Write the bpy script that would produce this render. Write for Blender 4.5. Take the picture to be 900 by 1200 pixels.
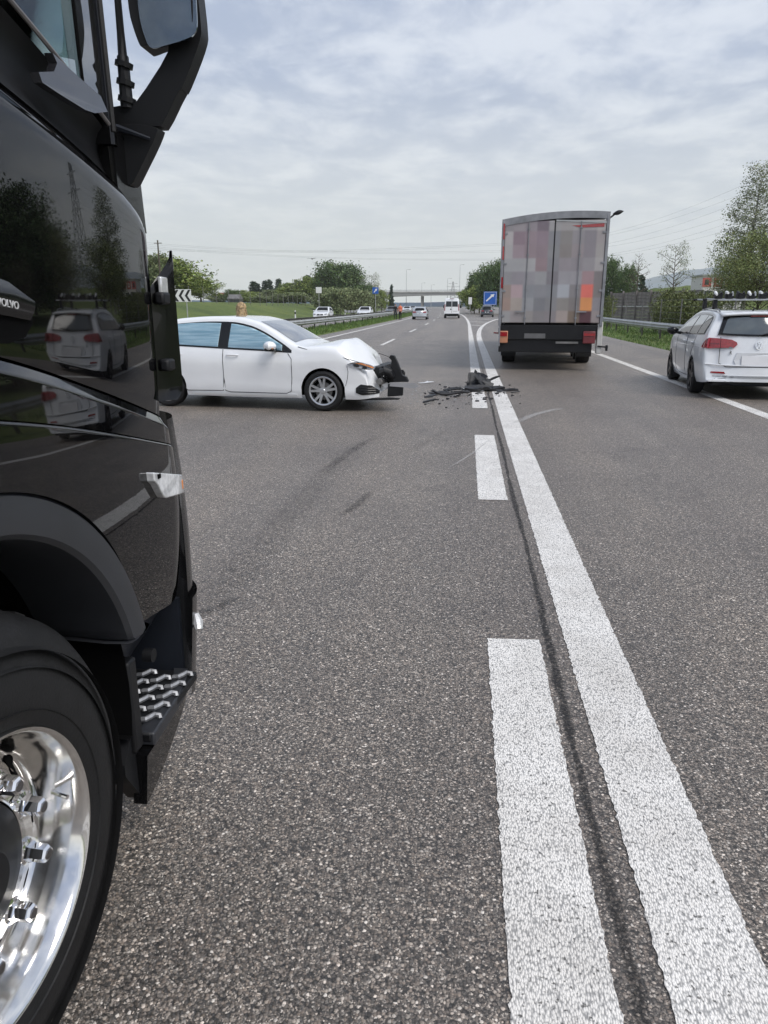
import bpy, bmesh, math, random
import numpy as np
from mathutils import Vector, Matrix
from mathutils.geometry import tessellate_polygon
R = math.radians
PI = math.pi
random.seed(7)
rng = np.random.default_rng(11)
sc = bpy.context.scene
col = sc.collection
for o in list(bpy.data.objects): bpy.data.objects.remove(o)

# ------------------------------------------------------------------ camera, sky, sun, exposure
CAM_H, FPX, HZN, VPX = 1.6, 870.0, 358.0, 547.0
TH = math.atan((600 - HZN) / FPX)
PSI = math.atan(((VPX - 450) / FPX) / (math.cos(TH) + math.sin(TH) * (600 - HZN) / FPX))
cam = bpy.data.cameras.new('camera'); co = bpy.data.objects.new('camera', cam); col.objects.link(co)
co.location = (0, 0, CAM_H); co.rotation_euler = (PI / 2 - TH, 0, PSI)
cam.sensor_fit = 'VERTICAL'; cam.sensor_height = 36; cam.lens = FPX / 1200 * 36
cam.clip_start = .05; cam.clip_end = 20000
sc.camera = co

SUN_EL, SUN_AZ = 50, 126      # degrees; azimuth measured from +Y (the road ahead), negative = left
wd = bpy.data.worlds.new('World'); sc.world = wd; wd.use_nodes = True
nt = wd.node_tree; nt.nodes.clear()
def WN(t, **k):
    n = nt.nodes.new(t)
    for a, b in k.items(): setattr(n, a, b)
    return n
wl = nt.links.new
sky = WN('ShaderNodeTexSky', sky_type='NISHITA'); sky.sun_disc = False
sky.sun_elevation = R(SUN_EL); sky.sun_rotation = R(SUN_AZ); sky.air_density = 1.2; sky.dust_density = 3; sky.ozone_density = 1.5
tc = WN('ShaderNodeTexCoord'); sep = WN('ShaderNodeSeparateXYZ'); wl(tc.outputs['Generated'], sep.inputs[0])
def wm(op, a, b=None, c=None, clamp=False):
    n = WN('ShaderNodeMath', operation=op, use_clamp=clamp)
    for i, v in enumerate((a, b, c)):
        if v is None: continue
        if isinstance(v, (int, float)): n.inputs[i].default_value = v
        else: wl(v, n.inputs[i])
    return n.outputs[0]
zc = wm('ADD', wm('MAXIMUM', sep.outputs[2], 0.0), 0.10)
comb = WN('ShaderNodeCombineXYZ')
wl(wm('DIVIDE', sep.outputs[0], zc), comb.inputs[0]); wl(wm('DIVIDE', sep.outputs[1], zc), comb.inputs[1])
def wnoise(scale, detail, rough, off, dist=0.0, sy=1.0):
    mp = WN('ShaderNodeMapping'); mp.inputs['Location'].default_value = off; mp.inputs['Scale'].default_value = (1, sy, 1)
    wl(comb.outputs[0], mp.inputs[0])
    n = WN('ShaderNodeTexNoise'); n.inputs['Scale'].default_value = scale; n.inputs['Detail'].default_value = detail
    n.inputs['Roughness'].default_value = rough; n.inputs['Distortion'].default_value = dist
    wl(mp.outputs[0], n.inputs['Vector']); return n.outputs['Fac']
n1 = wnoise(2.3, 7, .62, (3.1, 1.7, 0), .35); n2 = wnoise(.55, 3, .5, (8.2, 4.4, 0), .2); n3 = wnoise(7.5, 4, .6, (1, 6, 0), .3, .55)
cl = wm('ADD', wm('MULTIPLY', n1, .55), wm('ADD', wm('MULTIPLY', n2, .40), wm('MULTIPLY', n3, .22)))
mr = WN('ShaderNodeMapRange', interpolation_type='SMOOTHSTEP'); mr.inputs['From Min'].default_value = .50; mr.inputs['From Max'].default_value = .70
wl(cl, mr.inputs['Value'])
mixc = WN('ShaderNodeMix', data_type='RGBA'); wl(mr.outputs[0], mixc.inputs['Factor'])
mixc.inputs[6].default_value = (2.85, 3.4, 4.7, 1); mixc.inputs[7].default_value = (5.75, 6.1, 6.85, 1)
# the veil of cloud gets even and paler towards the horizon
hz = WN('ShaderNodeMapRange'); hz.inputs['From Min'].default_value = 0.0; hz.inputs['From Max'].default_value = .26
hz.inputs['To Min'].default_value = .85; hz.inputs['To Max'].default_value = 0.0; wl(sep.outputs[2], hz.inputs['Value'])
mixh = WN('ShaderNodeMix', data_type='RGBA'); wl(hz.outputs[0], mixh.inputs['Factor']); wl(mixc.outputs[2], mixh.inputs[6])
mixh.inputs[7].default_value = (7.7, 7.65, 7.15, 1)
mixs = WN('ShaderNodeMix', data_type='RGBA'); mixs.inputs['Factor'].default_value = .90
wl(sky.outputs[0], mixs.inputs[6]); wl(mixh.outputs[2], mixs.inputs[7])
bg = WN('ShaderNodeBackground'); bg.inputs['Strength'].default_value = .085; wl(mixs.outputs[2], bg.inputs['Color'])
wo = WN('ShaderNodeOutputWorld'); wl(bg.outputs[0], wo.inputs[0])

sun = bpy.data.lights.new('sun', 'SUN'); sun.energy = 1.5; sun.angle = R(34); sun.color = (1, .965, .92)
so = bpy.data.objects.new('sun', sun); col.objects.link(so)
_d = Vector((math.sin(R(SUN_AZ)) * math.cos(R(SUN_EL)), math.cos(R(SUN_AZ)) * math.cos(R(SUN_EL)), math.sin(R(SUN_EL))))
so.rotation_euler = _d.to_track_quat('Z', 'Y').to_euler(); so.location = _d * 60

vs = sc.view_settings; vs.view_transform = 'Standard'; vs.look = 'None'; vs.exposure = 0.78; vs.gamma = 1; vs.use_curve_mapping = False
sc.render.engine = 'CYCLES'
cy = sc.cycles; cy.use_denoising = True; cy.max_bounces = 8; cy.transparent_max_bounces = 24; cy.glossy_bounces = 5
cy.use_adaptive_sampling = True; cy.adaptive_threshold = .012; cy.volume_bounces = 1

# ------------------------------------------------------------------ surveying: where a sight line meets a plane of the place
_sp, _cp, _st, _ct = math.sin(PSI), math.cos(PSI), math.sin(TH), math.cos(TH)
_Rv = np.array([_cp, _sp, 0]); _Fd = np.array([-_sp * _ct, _cp * _ct, -_st]); _Uv = np.array([-_sp * _st, _cp * _st, _ct])
def sight(px, py, X=None, Y=None, Z=None):
    d = (px - 450) / FPX * _Rv - (py - 600) / FPX * _Uv + _Fd
    t = X / d[0] if X is not None else (Y / d[1] if Y is not None else (Z - CAM_H) / d[2])
    return d * t + np.array([0, 0, CAM_H])

# ------------------------------------------------------------------ materials
MATS = {}
def mat(name, color, rough=.5, metal=0, spec=.5, coat=0, vary=.12, vscale=6, bump=0, bscale=60, island=0, trans=0, emis=None, alpha=1, rvary=.0, coords='Object', sheen=0, ior=None, coatr=.03):
    if name in MATS: return MATS[name]
    m = bpy.data.materials.new(name); m.use_nodes = True; n = m.node_tree; b = n.nodes['Principled BSDF']; L = n.links.new
    b.inputs['Roughness'].default_value = rough; b.inputs['Metallic'].default_value = metal
    b.inputs['Specular IOR Level'].default_value = spec; b.inputs['Coat Weight'].default_value = coat; b.inputs['Coat Roughness'].default_value = coatr
    b.inputs['Transmission Weight'].default_value = trans; b.inputs['Alpha'].default_value = alpha
    if ior: b.inputs['IOR'].default_value = ior
    c = tuple(color) + (1,)
    tx = n.nodes.new('ShaderNodeTexCoord'); no = n.nodes.new('ShaderNodeTexNoise'); no.inputs['Scale'].default_value = vscale; no.inputs['Detail'].default_value = 5
    L(tx.outputs[coords], no.inputs['Vector'])
    hs = n.nodes.new('ShaderNodeHueSaturation'); hs.inputs['Color'].default_value = c
    r = n.nodes.new('ShaderNodeMapRange'); r.inputs['To Min'].default_value = 1 - vary; r.inputs['To Max'].default_value = 1 + vary
    r.inputs['From Min'].default_value = .3; r.inputs['From Max'].default_value = .7
    L(no.outputs['Fac'], r.inputs['Value'])
    if island:
        g = n.nodes.new('ShaderNodeNewGeometry'); r2 = n.nodes.new('ShaderNodeMapRange'); r2.inputs['To Min'].default_value = 1 - island; r2.inputs['To Max'].default_value = 1 + island
        L(g.outputs['Random Per Island'], r2.inputs['Value']); mm = n.nodes.new('ShaderNodeMath'); mm.operation = 'MULTIPLY'
        L(r.outputs[0], mm.inputs[0]); L(r2.outputs[0], mm.inputs[1]); L(mm.outputs[0], hs.inputs['Value'])
        r3 = n.nodes.new('ShaderNodeMapRange'); r3.inputs['To Min'].default_value = .475; r3.inputs['To Max'].default_value = .525
        wn = n.nodes.new('ShaderNodeTexWhiteNoise'); wn.noise_dimensions = '1D'; L(g.outputs['Random Per Island'], wn.inputs['W']); L(wn.outputs['Value'], r3.inputs['Value']); L(r3.outputs[0], hs.inputs['Hue'])
    else: L(r.outputs[0], hs.inputs['Value'])
    L(hs.outputs[0], b.inputs['Base Color'])
    if rvary:
        r4 = n.nodes.new('ShaderNodeMapRange'); r4.inputs['To Min'].default_value = max(.01, rough - rvary); r4.inputs['To Max'].default_value = rough + rvary
        L(no.outputs['Fac'], r4.inputs['Value']); L(r4.outputs[0], b.inputs['Roughness'])
    if bump:
        nb = n.nodes.new('ShaderNodeTexNoise'); nb.inputs['Scale'].default_value = bscale; nb.inputs['Detail'].default_value = 4; L(tx.outputs[coords], nb.inputs['Vector'])
        bu = n.nodes.new('ShaderNodeBump'); bu.inputs['Strength'].default_value = bump; bu.inputs['Distance'].default_value = .01
        L(nb.outputs['Fac'], bu.inputs['Height']); L(bu.outputs[0], b.inputs['Normal'])
    if coat and rvary is not None and name.endswith('truck_paint'):
        n2_ = n.nodes.new('ShaderNodeTexNoise'); n2_.inputs['Scale'].default_value = 2.2; n2_.inputs['Detail'].default_value = 8; n2_.inputs['Roughness'].default_value = .7; L(tx.outputs[coords], n2_.inputs['Vector'])
        r5 = n.nodes.new('ShaderNodeMapRange'); r5.inputs['From Min'].default_value = .35; r5.inputs['From Max'].default_value = .75; r5.inputs['To Min'].default_value = .004; r5.inputs['To Max'].default_value = .055; L(n2_.outputs['Fac'], r5.inputs['Value']); L(r5.outputs[0], b.inputs['Coat Roughness'])
        r6 = n.nodes.new('ShaderNodeValToRGB'); e6 = r6.color_ramp.elements; e6[0].position = .46; e6[0].color = c; e6[1].position = .85; e6[1].color = (.020, .018, .015, 1); L(n2_.outputs['Fac'], r6.inputs[0]); L(r6.outputs[0], b.inputs['Base Color'])
    if emis:
        b.inputs['Emission Color'].default_value = tuple(emis) + (1,); b.inputs['Emission Strength'].default_value = 1
    MATS[name] = m; return m

def asphalt():
    m = bpy.data.materials.new('asphalt'); m.use_nodes = True; n = m.node_tree; b = n.nodes['Principled BSDF']; L = n.links.new
    tx = n.nodes.new('ShaderNodeTexCoord'); P = tx.outputs['Object']
    def N(t, **k):
        x = n.nodes.new(t)
        for a, c in k.items(): setattr(x, a, c)
        return x
    def ramp(src, pts):
        r = N('ShaderNodeValToRGB'); e = r.color_ramp.elements
        while len(e) > 1: e.remove(e[-1])
        e[0].position = pts[0][0]; e[0].color = pts[0][1] + (1,)
        for p, c in pts[1:]:
            q = e.new(p); q.color = c + (1,)
        L(src, r.inputs[0]); return r.outputs[0]
    def mixr(f, a, c, bt='MIX'):
        x = N('ShaderNodeMix', data_type='RGBA', blend_type=bt)
        for s, v in ((0, f), (6, a), (7, c)):
            if isinstance(v, (int, float)): x.inputs[s].default_value = v
            elif isinstance(v, tuple): x.inputs[s].default_value = v
            else: L(v, x.inputs[s])
        return x.outputs[2]
    # bring a little wobble so that the chips are not polygons
    wob = N('ShaderNodeTexNoise'); wob.inputs['Scale'].default_value = 210; L(P, wob.inputs['Vector'])
    va = N('ShaderNodeVectorMath', operation='SCALE'); va.inputs['Scale'].default_value = .005; L(wob.outputs['Color'], va.inputs[0])
    vb = N('ShaderNodeVectorMath', operation='ADD'); L(P, vb.inputs[0]); L(va.outputs[0], vb.inputs[1]); Q = vb.outputs[0]
    v1 = N('ShaderNodeTexVoronoi', feature='F1'); v1.inputs['Scale'].default_value = 118; L(Q, v1.inputs['Vector'])
    v2 = N('ShaderNodeTexVoronoi', feature='F1'); v2.inputs['Scale'].default_value = 235; L(Q, v2.inputs['Vector'])
    s1 = N('ShaderNodeSeparateColor'); L(v1.outputs['Color'], s1.inputs[0]); s2 = N('ShaderNodeSeparateColor'); L(v2.outputs['Color'], s2.inputs[0])
    chips = ramp(s1.outputs[0], [(0, (.030, .029, .028)), (.34, (.070, .066, .062)), (.55, (.125, .116, .107)), (.74, (.185, .165, .148)), (.86, (.29, .272, .25)), (.94, (.44, .425, .405)), (.985, (.66, .645, .62))])
    fine = ramp(s2.outputs[1], [(0, (.035, .034, .033)), (.5, (.105, .099, .093)), (.85, (.24, .225, .21)), (1, (.50, .48, .45))])
    pick = ramp(s1.outputs[2], [(.0, (0, 0, 0)), (.40, (0, 0, 0)), (.45, (1, 1, 1))])
    c = mixr(pick, fine, chips)
    tint = mixr(s1.outputs[1], (1.06, .985, .925, 1), (.98, 1.0, 1.01, 1)); c = mixr(.8, c, tint, 'MULTIPLY')
    gap = ramp(v1.outputs['Distance'], [(.0, (1, 1, 1)), (.50, (1, 1, 1)), (.80, (.2, .2, .2))]); c = mixr(.9, c, gap, 'MULTIPLY')
    big = N('ShaderNodeTexNoise'); big.inputs['Scale'].default_value = .55; big.inputs['Detail'].default_value = 6; big.inputs['Roughness'].default_value = .6; L(P, big.inputs['Vector'])
    c = mixr(1.0, c, ramp(big.outputs['Fac'], [(.28, (1.02, .95, .89)), (.5, (1.29, 1.20, 1.11)), (.72, (1.50, 1.39, 1.27))]), 'MULTIPLY')
    st = N('ShaderNodeTexNoise'); st.inputs['Scale'].default_value = .9; st.inputs['Detail'].default_value = 9; st.inputs['Roughness'].default_value = .72; st.inputs['Distortion'].default_value = .6; L(P, st.inputs['Vector'])
    c = mixr(1.0, c, ramp(st.outputs['Fac'], [(.30, (.74, .73, .73)), (.42, (1, 1, 1)), (.60, (1, 1, 1)), (.74, (1.16, 1.14, 1.10))]), 'MULTIPLY')
    # polished wheel tracks and long bands down the lane
    mp = N('ShaderNodeMapping'); mp.inputs['Scale'].default_value = (1.15, .03, 1); L(P, mp.inputs[0])
    bd = N('ShaderNodeTexNoise'); bd.inputs['Scale'].default_value = 1.0; bd.inputs['Detail'].default_value = 4; L(mp.outputs[0], bd.inputs['Vector'])
    c = mixr(1.0, c, ramp(bd.outputs['Fac'], [(.33, (.82, .81, .82)), (.5, (1, 1, 1)), (.68, (1.12, 1.10, 1.07))]), 'MULTIPLY')
    L(c, b.inputs['Base Color']); b.inputs['Roughness'].default_value = .48; b.inputs['Specular IOR Level'].default_value = .75
    h = N('ShaderNodeMath', operation='MULTIPLY_ADD'); L(v1.outputs['Distance'], h.inputs[0]); h.inputs[1].default_value = -1.0; L(s1.outputs[0], h.inputs[2])
    bu = N('ShaderNodeBump'); bu.inputs['Strength'].default_value = .8; bu.inputs['Distance'].default_value = .004; L(h.outputs[0], bu.inputs['Height']); L(bu.outputs[0], b.inputs['Normal'])
    return m
def roadpaint():
    m = bpy.data.materials.new('road_paint'); m.use_nodes = True; n = m.node_tree; b = n.nodes['Principled BSDF']; L = n.links.new
    tx = n.nodes.new('ShaderNodeTexCoord'); P = tx.outputs['Object']
    v = n.nodes.new('ShaderNodeTexVoronoi'); v.inputs['Scale'].default_value = 190; v.inputs['Randomness'].default_value = 1
    mp = n.nodes.new('ShaderNodeMapping'); mp.inputs['Scale'].default_value = (1, .45, 1); L(P, mp.inputs[0]); L(mp.outputs[0], v.inputs['Vector'])
    r = n.nodes.new('ShaderNodeValToRGB'); e = r.color_ramp.elements; e[0].position = .35; e[0].color = (.92, .89, .84, 1); e[1].position = .80; e[1].color = (.36, .355, .345, 1)
    L(v.outputs['Distance'], r.inputs[0])
    g = n.nodes.new('ShaderNodeTexNoise'); g.inputs['Scale'].default_value = 2.4; g.inputs['Detail'].default_value = 8; g.inputs['Roughness'].default_value = .65; L(P, g.inputs['Vector'])
    r2 = n.nodes.new('ShaderNodeValToRGB'); e = r2.color_ramp.elements; e[0].position = .3; e[0].color = (.78, .77, .76, 1); e[1].position = .6; e[1].color = (1, 1, 1, 1); L(g.outputs['Fac'], r2.inputs[0])
    pn = n.nodes.new('ShaderNodeTexNoise'); pn.inputs['Scale'].default_value = 75; pn.inputs['Detail'].default_value = 3; L(P, pn.inputs['Vector'])
    r3 = n.nodes.new('ShaderNodeValToRGB'); e = r3.color_ramp.elements; e[0].position = .30; e[0].color = (.22, .22, .22, 1); e[1].position = .40; e[1].color = (1, 1, 1, 1); L(pn.outputs['Fac'], r3.inputs[0])
    m1 = n.nodes.new('ShaderNodeMix'); m1.data_type = 'RGBA'; m1.blend_type = 'MULTIPLY'; m1.inputs[0].default_value = 1; L(r.outputs[0], m1.inputs[6]); L(r2.outputs[0], m1.inputs[7])
    m2 = n.nodes.new('ShaderNodeMix'); m2.data_type = 'RGBA'; m2.blend_type = 'MULTIPLY'; m2.inputs[0].default_value = 1; L(m1.outputs[2], m2.inputs[6]); L(r3.outputs[0], m2.inputs[7])
    L(m2.outputs[2], b.inputs['Base Color']); b.inputs['Roughness'].default_value = .75
    bu = n.nodes.new('ShaderNodeBump'); bu.inputs['Strength'].default_value = .8; bu.inputs['Distance'].default_value = .0035; bu.invert = True; L(v.outputs['Distance'], bu.inputs['Height']); L(bu.outputs[0], b.inputs['Normal'])
    return m
def streak(name, color, alpha, sx=60, sy=1.2, lo=.42, hi=.62):
    m = bpy.data.materials.new(name); m.use_nodes = True; n = m.node_tree; b = n.nodes['Principled BSDF']; L = n.links.new
    b.inputs['Base Color'].default_value = tuple(color) + (1,); b.inputs['Roughness'].default_value = .8
    tx = n.nodes.new('ShaderNodeTexCoord'); mp = n.nodes.new('ShaderNodeMapping'); mp.inputs['Scale'].default_value = (1, 1, 1); L(tx.outputs['Object'], mp.inputs[0])
    g = n.nodes.new('ShaderNodeTexNoise'); g.inputs['Scale'].default_value = sx; g.inputs['Detail'].default_value = 3; L(mp.outputs[0], g.inputs['Vector'])
    r = n.nodes.new('ShaderNodeMapRange'); r.inputs['From Min'].default_value = lo; r.inputs['From Max'].default_value = hi; r.inputs['To Max'].default_value = alpha
    L(g.outputs['Fac'], r.inputs['Value'])
    u = n.nodes.new('ShaderNodeUVMap'); s = n.nodes.new('ShaderNodeSeparateXYZ'); L(tx.outputs['UV'], s.inputs[0]); n.nodes.remove(u)
    def par(o):  # 4u(1-u): fades out at the rim of the mark
        a = n.nodes.new('ShaderNodeMath'); a.operation = 'SUBTRACT'; a.inputs[0].default_value = 1; L(o, a.inputs[1])
        c = n.nodes.new('ShaderNodeMath'); c.operation = 'MULTIPLY'; L(o, c.inputs[0]); L(a.outputs[0], c.inputs[1])
        d = n.nodes.new('ShaderNodeMath'); d.operation = 'MULTIPLY'; d.use_clamp = True; L(c.outputs[0], d.inputs[0]); d.inputs[1].default_value = 5; return d.outputs[0]
    k = n.nodes.new('ShaderNodeMath'); k.operation = 'MULTIPLY'; L(par(s.outputs[0]), k.inputs[0]); L(par(s.outputs[1]), k.inputs[1])
    q = n.nodes.new('ShaderNodeMath'); q.operation = 'MULTIPLY'; L(k.outputs[0], q.inputs[0]); L(r.outputs[0], q.inputs[1]); L(q.outputs[0], b.inputs['Alpha'])
    return m
def glass(name, tint, refl=.08, trans=.8):
    m = bpy.data.materials.new(name); m.use_nodes = True; n = m.node_tree; n.nodes.clear(); L = n.links.new
    o = n.nodes.new('ShaderNodeOutputMaterial'); t = n.nodes.new('ShaderNodeBsdfTransparent'); t.inputs[0].default_value = tuple(tint) + (1,)
    g = n.nodes.new('ShaderNodeBsdfGlossy'); g.inputs['Roughness'].default_value = .015; g.inputs[0].default_value = (.95, .97, 1, 1)
    f = n.nodes.new('ShaderNodeFresnel'); f.inputs[0].default_value = 1.5
    tx = n.nodes.new('ShaderNodeTexCoord'); no = n.nodes.new('ShaderNodeTexNoise'); no.inputs['Scale'].default_value = 14; L(tx.outputs['Object'], no.inputs['Vector'])
    d = n.nodes.new('ShaderNodeBsdfDiffuse'); d.inputs[0].default_value = (.4, .4, .38, 1)
    r = n.nodes.new('ShaderNodeMapRange'); r.inputs['To Min'].default_value = .0; r.inputs['To Max'].default_value = .035; L(no.outputs['Fac'], r.inputs['Value'])
    a = n.nodes.new('ShaderNodeMath'); a.operation = 'MULTIPLY_ADD'; L(f.outputs[0], a.inputs[0]); a.inputs[1].default_value = 1.1; a.inputs[2].default_value = refl; a.use_clamp = True
    x = n.nodes.new('ShaderNodeMixShader'); L(a.outputs[0], x.inputs[0]); L(t.outputs[0], x.inputs[1]); L(g.outputs[0], x.inputs[2])
    y = n.nodes.new('ShaderNodeMixShader'); L(r.outputs[0], y.inputs[0]); L(x.outputs[0], y.inputs[1]); L(d.outputs[0], y.inputs[2]); L(y.outputs[0], o.inputs[0])
    MATS[name] = m; return m

M_ASPH = asphalt(); M_PAINT = roadpaint()
M_BLACKPAINT = mat('black_truck_paint', (.003, .003, .0035), .3, spec=.0, coat=1, coatr=.012, vary=.1)
M_BLACKTRIM = mat('black_gloss_trim', (.004, .004, .0045), .22, spec=.25, coat=.35, vary=.2)
M_MATTE = mat('matte_black_plastic', (.0075, .008, .0095), .5, spec=.35, vary=.25, bump=.12, bscale=600, rvary=.08)
M_FLARE = mat('grey_fender_plastic', (.026, .028, .033), .45, vary=.15, bump=.1, bscale=700, rvary=.06)
M_DARK = mat('dark_void', (.002, .002, .0022), .9, spec=.1, vary=.3)
M_RUBBER = mat('tyre_rubber', (.0095, .0095, .010), .6, spec=.35, vary=.25, vscale=18, bump=.15, bscale=160, rvary=.08)
M_CHROME = mat('polished_aluminium', (.78, .77, .75), .11, 1, vary=.07, vscale=24, rvary=.05)
M_CHROME2 = mat('chrome', (.85, .85, .86), .05, 1, vary=.04)
M_SILVER = mat('silver_alloy', (.50, .51, .53), .32, .9, vary=.1)
M_DARKALLOY = mat('dark_alloy', (.03, .03, .033), .3, .6, vary=.2)
M_WHITE = mat('white_car_paint', (.80, .81, .82), .28, coat=1, vary=.03, vscale=3)
M_WHITE2 = mat('off_white_car_paint', (.72, .735, .75), .28, coat=1, vary=.03, vscale=3)
M_SILVERPAINT = mat('silver_car_paint', (.42, .44, .46), .3, .3, coat=1, vary=.04)
M_DARKPAINT = mat('dark_grey_car_paint', (.05, .055, .06), .3, .2, coat=1, vary=.05)
M_GLASSDARK = mat('dark_car_glass', (.02, .024, .028), .06, spec=.5, vary=.2)
M_FARGLASS = mat('far_car_glass', (.014, .016, .018), .5, spec=.08, vary=.2)
M_GLASSGOLF = mat('tinted_hatch_glass', (.055, .068, .072), .08, spec=.8, coat=1, vary=.25, vscale=3)
M_PLATE = mat('plain_number_plate', (.62, .62, .63), .5, vary=.05)
M_RED = mat('red_tail_lamp', (.30, .012, .018), .12, coat=1, vary=.25, vscale=30)
M_REDDK = mat('dark_red_lamp', (.16, .01, .014), .2, coat=1, vary=.2)
M_AMBER = mat('amber_lamp', (.65, .22, .05), .2, coat=1, vary=.2)
M_LENS = mat('clear_lamp_lens', (.30, .31, .325), .12, .45, coat=1, vary=.25, vscale=45)
M_SEAM = mat('panel_gap', (.02, .02, .021), .7, vary=.2)
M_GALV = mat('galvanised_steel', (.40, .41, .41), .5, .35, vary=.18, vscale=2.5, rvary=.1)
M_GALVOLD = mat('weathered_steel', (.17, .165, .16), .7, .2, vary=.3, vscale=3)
M_RUST = mat('dark_post_steel', (.055, .05, .047), .75, .2, vary=.3, vscale=5)
M_CONC = mat('concrete', (.36, .355, .34), .85, vary=.2, vscale=.6, bump=.2, bscale=8)
M_TAR = mat('tar_seam', (.034, .033, .033), .75, vary=.35, vscale=25, bump=.5, bscale=80)

# ------------------------------------------------------------------ mesh helpers
def interp(pts, smooth=True):
    xs = np.array([p[0] for p in pts], float); ys = np.array([p[1] for p in pts], float)
    if xs[0] > xs[-1]: xs, ys = xs[::-1], ys[::-1]
    if not smooth or len(xs) < 3: return lambda x: float(np.interp(x, xs, ys))
    d = np.diff(ys) / np.diff(xs); m = np.zeros_like(ys)
    m[0], m[-1] = d[0], d[-1]
    for i in range(1, len(ys) - 1): m[i] = 0 if d[i - 1] * d[i] <= 0 else 2 * d[i - 1] * d[i] / (d[i - 1] + d[i])
    def f(x):
        if x <= xs[0]: return float(ys[0])
        if x >= xs[-1]: return float(ys[-1])
        i = int(np.searchsorted(xs, x) - 1); h = xs[i + 1] - xs[i]; t = (x - xs[i]) / h
        return float((2*t**3 - 3*t**2 + 1) * ys[i] + (t**3 - 2*t**2 + t) * h * m[i] + (-2*t**3 + 3*t**2) * ys[i + 1] + (t**3 - t**2) * h * m[i + 1])
    return f
class MB:
    def __init__(s): s.v = []; s.f = []
    def add(s, vs, fs):
        k = len(s.v); s.v += [tuple(map(float, p)) for p in vs]; s.f += [tuple(i + k for i in f) for f in fs]; return s
    def box(s, c, d, rz=0, rot=None, taper=1.0):
        x, y, z = d[0] / 2, d[1] / 2, d[2] / 2; t = taper
        P = [(-x, -y, -z), (x, -y, -z), (x, y, -z), (-x, y, -z), (-x*t, -y*t, z), (x*t, -y*t, z), (x*t, y*t, z), (-x*t, y*t, z)]
        m = rot if rot is not None else Matrix.Rotation(rz, 3, 'Z')
        P = [m @ Vector(p) + Vector(c) for p in P]
        return s.add(P, [(0, 3, 2, 1), (4, 5, 6, 7), (0, 1, 5, 4), (1, 2, 6, 5), (2, 3, 7, 6), (3, 0, 4, 7)])
    def tube(s, pts, r, n=10, caps=True, flat=None):
        pts = [Vector(p) for p in pts]; rs = r if isinstance(r, (list, tuple)) else [r] * len(pts)
        k = len(s.v); up = None
        for i, p in enumerate(pts):
            t = (pts[min(i + 1, len(pts) - 1)] - pts[max(i - 1, 0)]).normalized()
            if up is None: up = t.orthogonal().normalized()
            else: up = (up - t * up.dot(t)).normalized()
            b = t.cross(up)
            for j in range(n):
                a = 2 * PI * j / n; s.v.append(tuple(p + (up * math.cos(a) + b * math.sin(a)) * rs[i]))
        for i in range(len(pts) - 1):
            for j in range(n):
                s.f.append((k + i*n + j, k + i*n + (j+1) % n, k + (i+1)*n + (j+1) % n, k + (i+1)*n + j))
        if caps: s.f.append(tuple(k + j for j in range(n))[::-1]); s.f.append(tuple(k + (len(pts)-1)*n + j for j in range(n)))
        return s
    def lathe(s, prof, n=32, axis='Y', c=(0, 0, 0), closed=False, a0=0, a1=2*PI):
        # prof: (radius, along the axis); axis Y = car wheels' axle, X = the lorry's
        k = len(s.v); full = abs(a1 - a0 - 2*PI) < 1e-6; nn = n if full else n + 1
        for r, h in prof:
            for j in range(nn):
                a = a0 + (a1 - a0) * j / n; u, w = r * math.cos(a), r * math.sin(a)
                p = (u, h, w) if axis == 'Y' else ((h, u, w) if axis == 'X' else (u, w, h))
                s.v.append((p[0] + c[0], p[1] + c[1], p[2] + c[2]))
        m = len(prof)
        for i in range(m if closed else m - 1):
            for j in range(n):
                a, b2 = i * nn, ((i + 1) % m) * nn
                s.f.append((k + a + j, k + a + (j+1) % nn, k + b2 + (j+1) % nn, k + b2 + j))
        return s
    def grid(s, nu, nv, fn):
        k = len(s.v)
        for i in range(nu):
            for j in range(nv): s.v.append(tuple(map(float, fn(i / (nu - 1), j / (nv - 1)))))
        for i in range(nu - 1):
            for j in range(nv - 1): s.f.append((k + i*nv + j, k + (i+1)*nv + j, k + (i+1)*nv + j + 1, k + i*nv + j + 1))
        return s
    def patch(s, xs, lo, hi, nz, mp, off=0, depth=.02, warp=lambda t: t):
        """columns xs, from lo(x) up to hi(x), laid on the surface mp(x, z, offset), with a rim folded back by depth"""
        k = len(s.v); nx = len(xs); nz += 1
        for x in xs:
            a, b = lo(x), hi(x)
            for j in range(nz): s.v.append(tuple(map(float, mp(x, a + (b - a) * warp(j / (nz - 1)), off))))
        for i in range(nx - 1):
            for j in range(nz - 1): s.f.append((k + i*nz + j, k + (i+1)*nz + j, k + (i+1)*nz + j + 1, k + i*nz + j + 1))
        rim = [(i, 0) for i in range(nx)] + [(nx-1, j) for j in range(1, nz)] + [(i, nz-1) for i in range(nx-2, -1, -1)] + [(0, j) for j in range(nz-2, 0, -1)]
        q = len(s.v)
        for i, j in rim:
            a, b = lo(xs[i]), hi(xs[i]); s.v.append(tuple(map(float, mp(xs[i], a + (b - a) * warp(j / (nz - 1)), off - depth))))
        n = len(rim)
        for t in range(n):
            (i, j), (i2, j2) = rim[t], rim[(t+1) % n]
            s.f.append((k + i*nz + j, q + t, q + (t+1) % n, k + i2*nz + j2))
        return s
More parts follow.
